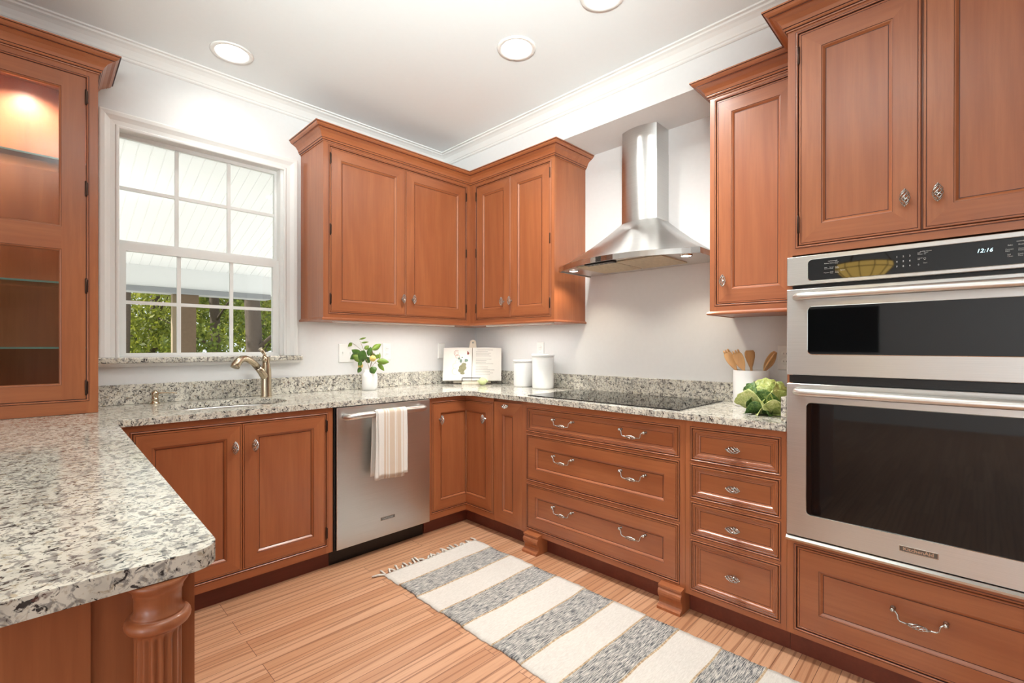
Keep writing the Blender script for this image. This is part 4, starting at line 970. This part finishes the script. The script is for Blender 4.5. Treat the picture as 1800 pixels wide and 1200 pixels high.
# cookbook on a stand
BC = Vector((-0.262, -0.262, ZK)); e1 = Rv.copy(); e1.z = 0; e1.normalize(); back = Vector((fw.x, fw.y, 0)).normalized(); tl = math.radians(15)
upv = (Vector((0, 0, 1))*math.cos(tl)+back*math.sin(tl)).normalized(); nv = e1.cross(upv).normalized()
FBK = Matrix((e1, upv, nv)).transposed().to_4x4(); FBK.translation = BC
if (FBK.to_3x3() @ Vector((0, 0, 1))).dot(back) > 0: raise SystemExit('book frame flipped')
PALE = wood('whitewashed_board', 'z', rgb(226, 216, 198), rgb(212, 198, 176), 0.6, 0.0)
IRON = plain('black_wire', rgb(48, 40, 38), 0.45, 0.6)
st = thing('cookbook_stand', BC, 'pale wooden cutting-board stand with a wire ledge in the corner', 'book stand')
m = MB(PALE)
def board():
    out = [(-0.15, 0.012), (0.15, 0.012), (0.15, 0.27), (0.13, 0.285), (0.045, 0.288), (0.030, 0.300)]
    for i in range(9): a = -0.1+(PI+0.2)*i/8; out.append((0.026*math.cos(a), 0.345+0.026*math.sin(a)))
    out += [(-0.030, 0.300), (-0.045, 0.288), (-0.13, 0.285), (-0.15, 0.27)]
    return out
bo = board(); bm = m.bm; vs = [bm.verts.new((u, v, 0.0)) for u, v in bo]; es = [bm.edges.new((vs[i], vs[(i+1) % len(vs)])) for i in range(len(vs))]
hv = [bm.verts.new((0.008*math.cos(2*PI*i/14), 0.347+0.008*math.sin(2*PI*i/14), 0.0)) for i in range(14)]; es += [bm.edges.new((hv[i], hv[(i+1) % 14])) for i in range(14)]
bmesh.ops.triangle_fill(bm, edges=es, use_beauty=True); r = bmesh.ops.extrude_face_region(bm, geom=list(bm.faces))
for v in [g for g in r['geom'] if isinstance(g, bmesh.types.BMVert)]: v.co.z = -0.014
for v in bm.verts: v.co = FBK @ (v.co+Vector((0, 0, -0.012)))
m.build('board', st, weld=False)
m = MB(PALE); Mx = Matrix((e1, back, Vector((0, 0, 1)))).transposed().to_4x4(); Mx.translation = BC
m.box(-0.075, 0.095, -0.062, 0.012, 0.0004, 0.024, 0, Mx, bevel=0.002); m.build('ledge', st)
m = MB(IRON); m.tube([Mx @ Vector(p) for p in ((-0.072, -0.05, 0.022), (-0.072, -0.052, 0.048), (-0.068, -0.052, 0.053), (0.088, -0.052, 0.053), (0.092, -0.052, 0.048), (0.094, -0.050, 0.040))], 0.0034, 8); m.build('wire_guard', st)
m = MB(PALE); m.loft([[Mx @ Vector(p) for p in ((u, 0.02, 0.0004), (u, 0.135, 0.0004), (u, 0.130, 0.008), (u, 0.045, 0.16), (u, 0.04, 0.155))] for u in (-0.012, 0.012)]); m.build('rear_strut', st)
PAPER = plain('book_paper', rgb(226, 221, 212), 0.7, var=0.02); INK = plain('grey_print', rgb(170, 164, 158), 0.8)
bk = thing('cookbook', FBK @ Vector((0, 0.03, 0.01)), 'open cookbook with a vegetable illustration and a recipe page', 'book')
def page(sg, name):
    m = MB(PAPER); n = 14; f_, k_ = [], []
    for i in range(n):
        s = i/(n-1); u = sg*(0.002+0.232*s); w = 0.004+0.018*math.sin(PI*min(1, 0.12+0.88*s))**0.8*(1-0.35*s)
        f_.append((u, w)); 
    L = [[(u, v, w) for u, w in f_]+[(u, v, -0.006) for u, w in reversed(f_)] for v in (0.027, 0.297)]
    m.loft(L, M=FBK); return m.build(name, bk), f_
pl_, fl_ = page(-1, 'left_page'); pr_, fr_ = page(1, 'right_page')
def wat(f_, u):
    f2 = sorted(f_)
    for (a, wa), (b2, wb) in zip(f2, f2[1:]):
        if a <= u <= b2: return wa+(wb-wa)*(u-a)/(b2-a)
    return f2[-1][1]
def strip(m, f_, u0, u1, v0, v1, mi=0):
    k = 4
    for i in range(k):
        a, b2 = u0+(u1-u0)*i/k, u0+(u1-u0)*(i+1)/k
        m.box(a, b2, v0, v1, min(wat(f_, a), wat(f_, b2))-0.001, max(wat(f_, a), wat(f_, b2))+0.0006, mi, FBK)
m = MB(INK)
strip(m, fr_, 0.040, 0.165, 0.2755, 0.2785)
random.seed(3)
for i in range(16):
    v = 0.262-0.0125*i
    if i in (4, 9): continue
    strip(m, fr_, 0.030, 0.030+random.uniform(0.08, 0.150), v, v+0.0022)
m.build('printed_text', pr_, weld=False)
def blobs(name, mat, ls):
    m = MB(mat)
    for (u, v, ru, rv, kind) in ls:
        w = wat(fl_, u)
        prof = [(1.0, -0.001), (1.0, 0.0006), (0.0001, 0.0008)] if kind == 'disc' else [(0.82, -0.001), (0.82, 0.0007), (1.0, 0.0007), (1.0, -0.001)]
        m.lathe(prof, M=FBK @ Matrix.Translation((u, v, w)) @ Matrix.Diagonal((ru, rv, 1, 1)), seg=18, cap0=(kind == 'disc'), cap1=False, smooth=False)
    m.build(name, pl_, weld=False)
blobs('mushroom_print', plain('print_olive', rgb(150, 146, 112), 0.8, var=0.3), [(-0.075, 0.130, 0.030, 0.024, 'disc'), (-0.085, 0.108, 0.026, 0.018, 'disc'), (-0.066, 0.155, 0.020, 0.015, 'disc'), (-0.075, 0.085, 0.018, 0.010, 'disc')])
blobs('herb_print', plain('print_green', rgb(126, 146, 128), 0.8, var=0.3), [(-0.090, 0.185, 0.010, 0.016, 'disc'), (-0.050, 0.190, 0.018, 0.012, 'disc'), (-0.105, 0.205, 0.009, 0.009, 'disc'), (-0.080, 0.215, 0.006, 0.006, 'disc'), (-0.062, 0.172, 0.012, 0.010, 'ring')])
blobs('tomato_print', plain('print_red', rgb(150, 74, 66), 0.8, var=0.2), [(-0.035, 0.248, 0.010, 0.011, 'disc'), (-0.037, 0.262, 0.004, 0.006, 'disc')])
blobs('onion_print', plain('print_pink', rgb(206, 164, 150), 0.8, var=0.2), [(-0.125, 0.250, 0.024, 0.024, 'ring'), (-0.125, 0.250, 0.013, 0.013, 'ring'), (-0.118, 0.222, 0.018, 0.016, 'ring')])
blobs('garlic_print', plain('print_cream', rgb(228, 214, 192), 0.8, var=0.1), [(-0.135, 0.145, 0.022, 0.024, 'ring'), (-0.135, 0.100, 0.026, 0.028, 'ring'), (-0.120, 0.180, 0.016, 0.014, 'ring')])
# pale green fruit
LIME = plain('pale_lime_skin', rgb(214, 226, 164), 0.4, var=0.12)
gp = Mx @ Vector((0.092, -0.095, 0.0)); m = MB(LIME); m.sphere((gp.x, gp.y, ZK+0.031), 0.030, 24, 16, sc=(1.18, 1.05, 1.0)); m.sphere((gp.x+0.026, gp.y-0.026, ZK+0.031), 0.006, 10, 8); m.sphere((gp.x-0.026, gp.y+0.026, ZK+0.031), 0.005, 10, 8)
tag(m.build('lime', weld=False), 'pale green lime in front of the cookbook stand', 'fruit')

# ------------------------------------------------------------------ rug
def rug():
    base = rgb(233, 228, 219)
    t = NT('rug_cream'); f = t.noise(t.coords((60, 300, 60)), 1.0, 3); t.l(t.ramp(f, [(0.3, rgb(208, 202, 193)), (0.7, rgb(225, 220, 212))]), t.b.inputs['Base Color']); t.set(Roughness=0.95); t.bump(t.noise(t.coords((120, 420, 1)), 1.0, 2), 0.35, 0.002); W0 = t.m
    t = NT('rug_grey_weave'); f = t.noise(t.coords((24, 420, 1)), 1.0, 3, 0.65, 0.3); t.l(t.ramp(f, [(0.36, rgb(54, 58, 66)), (0.46, rgb(120, 122, 124)), (0.54, rgb(206, 202, 194)), (0.70, rgb(228, 224, 214))]), t.b.inputs['Base Color']); t.set(Roughness=0.95); t.bump(f, 0.7, 0.004); W1 = t.m
    t = NT('rug_tan_cord'); f = t.noise(t.coords((160, 30, 1)), 1.0, 2); t.l(t.ramp(f, [(0.4, rgb(168, 140, 108)), (0.6, rgb(212, 190, 158))]), t.b.inputs['Base Color']); t.set(Roughness=0.95); t.bump(f, 0.8, 0.004); W2 = t.m
    m = MB(W0, W1, W2); X0, X1 = -1.413, -0.773
    bands = [(-0.897, -1.043, 0), (-1.043, -1.213, 1), (-1.213, -1.390, 0), (-1.390, -1.557, 1), (-1.557, -1.733, 0), (-1.733, -1.905, 1), (-1.905, -2.066, 0), (-2.066, -2.226, 1), (-2.226, -2.400, 0), (-2.400, -2.572, 1), (-2.572, -2.74, 0), (-2.74, -2.90, 1), (-2.90, -3.05, 0)]
    ys = []
    for a, b2, k in bands:
        if k == 1:
            ys.append((a, 2)); n = 12
            ys += [(a-0.007-(a-0.014-b2)*i/n, 1) for i in range(n)]; ys.append((b2+0.007, 2))
        else: ys += [(a-(a-b2)*i/10, 0) for i in range(10)]
    ys.append((bands[-1][1], 0)); nx = 28; rows = []
    rnd = random.Random(5)
    for i, (y, k) in enumerate(ys):
        puck = 0.006 if k == 1 else 0.0
        jl, jr = rnd.uniform(-0.003, 0.003)+puck, rnd.uniform(-0.003, 0.003)+puck
        row = []
        for j in range(nx+1):
            s = j/nx; x = (X0+jl)+(X1-jr-X0-jl)*s
            z = 0.0075+0.0014*math.sin(y*21+s*3)*math.sin(s*7+y*5)+(0.0022 if k == 2 else 0.0)+(0.001 if k == 1 else 0)
            yy = y+0.0035*math.sin(s*5.5+y*3)*(1 if 0 < i else 0.6)+0.0015*math.sin(s*17+y*9)
            row.append(m.bm.verts.new((x, yy, z)))
        rows.append(row)
    for (a, b2, (y, k)) in zip(rows, rows[1:], ys):
        for j in range(nx): m.face([a[j], a[j+1], b2[j+1], b2[j]], k, True)
    bm = m.bm; bd = [e for e in bm.edges if len(e.link_faces) == 1]
    r = bmesh.ops.extrude_edge_only(bm, edges=bd)
    for v in [g for g in r['geom'] if isinstance(g, bmesh.types.BMVert)]: v.co.z = 0.0005
    o = m.build('rug', weld=False); tag(o, 'cream cotton runner rug with grey woven stripes on the oak floor', 'rug')
    for yb, sg in ((-0.899, 1),):
        for k in range(24):
            m = MB(W0)
            x = X0+0.008+(X1-X0-0.016)*k/23+rnd.uniform(-0.006, 0.006); dx = rnd.uniform(-0.022, 0.026); L_ = rnd.uniform(0.035, 0.070)
            if rnd.random() < 0.25: L_ *= 0.45
            m.tube([(x, yb-sg*0.006, 0.006), (x+dx*0.3, yb+sg*L_*0.35, 0.009), (x+dx*0.8, yb+sg*L_*0.7, 0.0065), (x+dx, yb+sg*L_, 0.0045)], [0.0055, 0.005, 0.006, 0.0045], 8); m.build('tassel', o, weld=False)
    m = MB(W0); m.tube([(X0+0.006, -0.900, 0.006), (X0-0.02, -0.885, 0.008), (X0-0.055, -0.872, 0.006)], [0.005, 0.0065, 0.004], 7)
    m.build('tassel', o, weld=False)
rug()

# ------------------------------------------------------------------ the rest of the open room (seen in the oven glass)
pd = thing('pendant_lamp', (-4.5, -2.30, 2.0), 'amber stained-glass bowl pendant lamp reflected in the oven panel', 'lamp')
AMB = emit('amber_glass', (0.95, 0.62, 0.16, 1), 5.0); LEAD = plain('lead_came', rgb(60, 38, 26), 0.5, 0.5)
m = MB(AMB); n = 12
prof = [(0.235, 2.055), (0.240, 2.02), (0.235, 2.005), (0.17, 1.93), (0.09, 1.885), (0.0005, 1.875)]
m.lathe(prof, (-4.5, -2.30, 0), n, smooth=False, cap0=False); m.build('glass_bowl', pd)
m = MB(LEAD)
for k in range(n):
    a = 2*PI*k/n; m.tube([(-4.5+(r_+0.002)*math.cos(a), -2.30+(r_+0.002)*math.sin(a), z-0.001) for r_, z in prof], 0.004, 5)
for (r_, z) in (prof[0], prof[2]): m.tube([(-4.5+(r_+0.003)*math.cos(2*PI*k/n), -2.30+(r_+0.003)*math.sin(2*PI*k/n), z) for k in range(n+1)], 0.004, 5)
m.build('leading', pd, weld=False)
m = MB(LEAD)
for k in range(3): a = 2*PI*k/3+0.3; m.tube([(-4.5+0.235*math.cos(a), -2.30+0.235*math.sin(a), 2.05), (-4.5, -2.30, 2.45)], 0.004, 6)
m.tube([(-4.5, -2.30, 2.45), (-4.5, -2.30, ZC-0.0005)], 0.006, 8); m.lathe([(0.06, ZC-0.0003), (0.06, ZC-0.012), (0.012, ZC-0.03), (0.0001, ZC-0.03)], (-4.5, -2.30, 0), 20); m.build('hanger', pd, weld=False)
m = MB(BLACK, BGLASS); m.box(-7.998, -7.955, -2.01, -0.72, 1.12, 1.86, 0, bevel=0.004); m.box(-7.9555, -7.953, -2.0, -0.73, 1.13, 1.85, 1)
tag(m.build('television', weld=False), 'black wall television reflected in the microwave glass', 'television')

# ------------------------------------------------------------------ outside: porch, yard, trees
PW = NT('porch_beadboard'); sx = PW.n('ShaderNodeSeparateXYZ'); PW.l(PW.coords((1, 1, 1)), sx.inputs[0])
PW.b.inputs['Base Color'].default_value = rgb(242, 242, 240); PW.set(Roughness=0.5); PW = PW.m
m = MB(PW); S = 0.076
x = -7.0
prof = []
while x < 5.0:
    prof += [(x, 0), (x+S-0.008, 0), (x+S-0.006, 0.004), (x+S-0.002, 0.004)]; x += S
A = [(u, 0.16, 2.80+d) for u, d in prof]; B = [(u, 2.75, 2.005+d) for u, d in prof]
va, vb = m.pts(A), m.pts(B)
for i in range(len(va)-1): m.face([va[i], va[i+1], vb[i+1], vb[i]])
A2, B2 = m.pts([(-7, 0.16, 2.9), (5, 0.16, 2.9)]), m.pts([(-7, 3.2, 2.08), (5, 3.2, 2.08)])
m.face([A2[0], A2[1], B2[1], B2[0]])
structure(m.build('porch_ceiling', weld=False), 'white beadboard porch ceiling outside the window', 'porch ceiling')
m = MB(PW); m.box(-7, 5, 2.72, 2.92, 1.81, 2.06); structure(m.build('porch_beam'), 'white porch beam across the window view', 'beam')
m = MB(plain('grey_flashing', rgb(150, 152, 154), 0.5)); m.box(-7, -0.78, 2.70, 2.90, 1.750, 1.809, bevel=0.01); structure(m.build('porch_trim'), 'grey strip under the porch beam', 'trim')
m = MB(plain('brown_post', rgb(120, 98, 76), 0.7, var=0.15)); m.box(-1.655, -1.51, 2.74, 2.88, -0.3, 1.7495); m.box(-1.675, -1.49, 2.725, 2.895, 1.66, 1.7495); structure(m.build('porch_post'), 'brown square porch post behind the lower sash', 'post')
m = MB(plain('tan_post', rgb(150, 132, 106), 0.7)); m.box(-1.712, -1.672, 2.76, 2.84, -0.3, 1.7495); structure(m.build('porch_post'), 'thin tan post beside the brown porch post', 'post')
m = MB(plain('pale_bounce_deck', rgb(236, 234, 230), 0.8, var=0.06)); m.box(-7, 5, 0.15, 3.2, -0.35, -0.3); structure(m.build('porch_deck'), 'unseen porch deck outside, made pale to bounce light', 'deck')  # out of view, kept pale so sun bounces onto the porch ceiling
m = MB(plain('yard_grass', rgb(130, 140, 70), 0.9, var=0.4)); m.box(-40, 50, 9.0, 60, -0.6, -0.5); structure(m.build('ground'), 'yard beyond the porch', 'ground')
m = MB(plain('pale_bounce_ground', rgb(214, 210, 202), 0.9, var=0.1)); m.box(-40, 50, 3.2, 9.0, -0.6, -0.5); structure(m.build('path'), 'unseen pale ground beside the porch, added to bounce light', 'path')  # added reflector ground, out of view, keeps the porch bounce neutral
def leafy(name, cs_):
    t = NT(name); oi = t.noise(t.coords((1, 1, 1)), 2.5, 3); t.l(t.ramp(oi, [(0.3, cs_[0]), (0.5, cs_[1]), (0.7, cs_[2])]), t.b.inputs['Base Color']); t.set(Roughness=0.6)
    tr = t.n('ShaderNodeBsdfTranslucent'); t.l(t.b.inputs['Base Color'].links[0].from_socket, tr.inputs['Color'])
    mx = t.n('ShaderNodeMixShader'); mx.inputs[0].default_value = 0.45; t.l(t.b.outputs[0], mx.inputs[1]); t.l(tr.outputs[0], mx.inputs[2]); t.l(mx.outputs[0], t.out.inputs['Surface']); return t.m
FOL = [leafy('spring_leaves_a', (rgb(88, 98, 36), rgb(132, 138, 48), rgb(178, 176, 80))), leafy('spring_leaves_b', (rgb(66, 80, 36), rgb(106, 118, 48), rgb(152, 156, 70)))]
BARK = plain('tree_bark', rgb(92, 78, 66), 0.9, var=0.4)
rn = random.Random(11)
def leafcloud(m, c, sc, n, size):
    for _ in range(n):
        while True:
            p = Vector((rn.uniform(-1, 1), rn.uniform(-1, 1), rn.uniform(-1, 1)))
            if p.length <= 1: break
        p = Vector((c[0]+p.x*sc[0], c[1]+p.y*sc[1], c[2]+p.z*sc[2]))
        a = Vector((rn.uniform(-1, 1), rn.uniform(-1, 1), rn.uniform(-0.6, 0.6))).normalized(); b2 = a.orthogonal().normalized(); b2.rotate(Matrix.Rotation(rn.uniform(0, 6.28), 3, a))
        s_ = size*rn.uniform(0.6, 1.3); e_ = a.cross(b2)
        m.face([m.bm.verts.new(p-b2*s_), m.bm.verts.new(p+e_*s_*0.5), m.bm.verts.new(p+b2*s_), m.bm.verts.new(p-e_*s_*0.5)])
def tree(x, y, r, lean, clouds, mat, label):
    t = thing('tree', (x, y, -0.5), label, 'tree', 'trees beyond the porch')
    m = MB(BARK); P = [(x+lean*s*6+0.10*math.sin(s*5+x), y, -0.5+s*8) for s in [i/10 for i in range(11)]]; m.tube(P, [r*(1.15-0.5*i/10) for i in range(11)], 10)
    for k in range(5): h = 0.25+0.12*k; q = P[int(h*10)]; a = rn.uniform(0, 6.28); m.tube([q, (q[0]+0.7*math.cos(a), q[1]+0.7*math.sin(a), q[2]+0.5), (q[0]+1.5*math.cos(a), q[1]+1.5*math.sin(a), q[2]+0.9)], [r*0.35, r*0.2, r*0.08], 6)
    m.build('trunk', t, weld=False)
    m = MB(mat)
    for (dx, dy, z, s_, n) in clouds: leafcloud(m, (x+dx, y+dy, z), (s_, s_, s_*0.75), n, 0.075)
    m.build('foliage', t, weld=False)
tree(-1.14, 11.0, 0.08, -0.05, [(0.2, 1.5, 2.8, 1.2, 900), (-0.6, 1.6, 1.8, 1.1, 700), (0, 0, 5, 2.0, 900)], FOL[0], 'leaning pale trunk at the far left of the window view')
tree(0.87, 12.5, 0.13, 0.01, [(0.7, 1.0, 2.6, 1.0, 800), (-0.8, 1.2, 1.5, 1.0, 700), (0, 0, 5, 2.0, 900)], FOL[1], 'slim trunk seen in the middle lower pane')
tree(1.03, 9.6, 0.18, 0.0, [(0.9, 1.5, 2.0, 1.0, 800), (-0.7, 1.5, 1.2, 0.9, 700), (0, 0, 5, 2.0, 900)], FOL[1], 'thick trunk seen in the right lower pane')
tree(-0.363, 14.0, 0.12, 0.02, [(0.3, 0.8, 2.4, 1.4, 1000), (0, -0.8, 1.5, 1.0, 700), (0, 0, 5, 2.2, 900)], FOL[0], 'slim trunk just left of the brown post')
tree(3.07, 15.0, 0.16, 0.0, [(0, -0.8, 2.6, 1.5, 1000), (-0.9, 0, 1.4, 1.2, 800), (0, 0, 5.5, 2.2, 900)], FOL[0], 'bushy tree behind the thick trunk')
m = MB(FOL[0]); 
for k in range(34): leafcloud(m, (rn.uniform(-5, 9), rn.uniform(19, 21), rn.uniform(0.3, 6)), (1.8, 1.2, 1.4), 420, 0.10)
o = m.build('undergrowth', weld=False); tag(o, 'dense green woodland leaves behind the tree trunks', 'foliage', kind='stuff')
m = MB(FOL[1])
for k in range(60): leafcloud(m, (rn.uniform(-9, 14), rn.uniform(24.5, 26.5), rn.uniform(0, 9)), (2.2, 1.2, 1.8), 320, 0.18)
o = m.build('undergrowth', weld=False); tag(o, 'darker leaf mass furthest away in the woodland', 'foliage', kind='stuff')
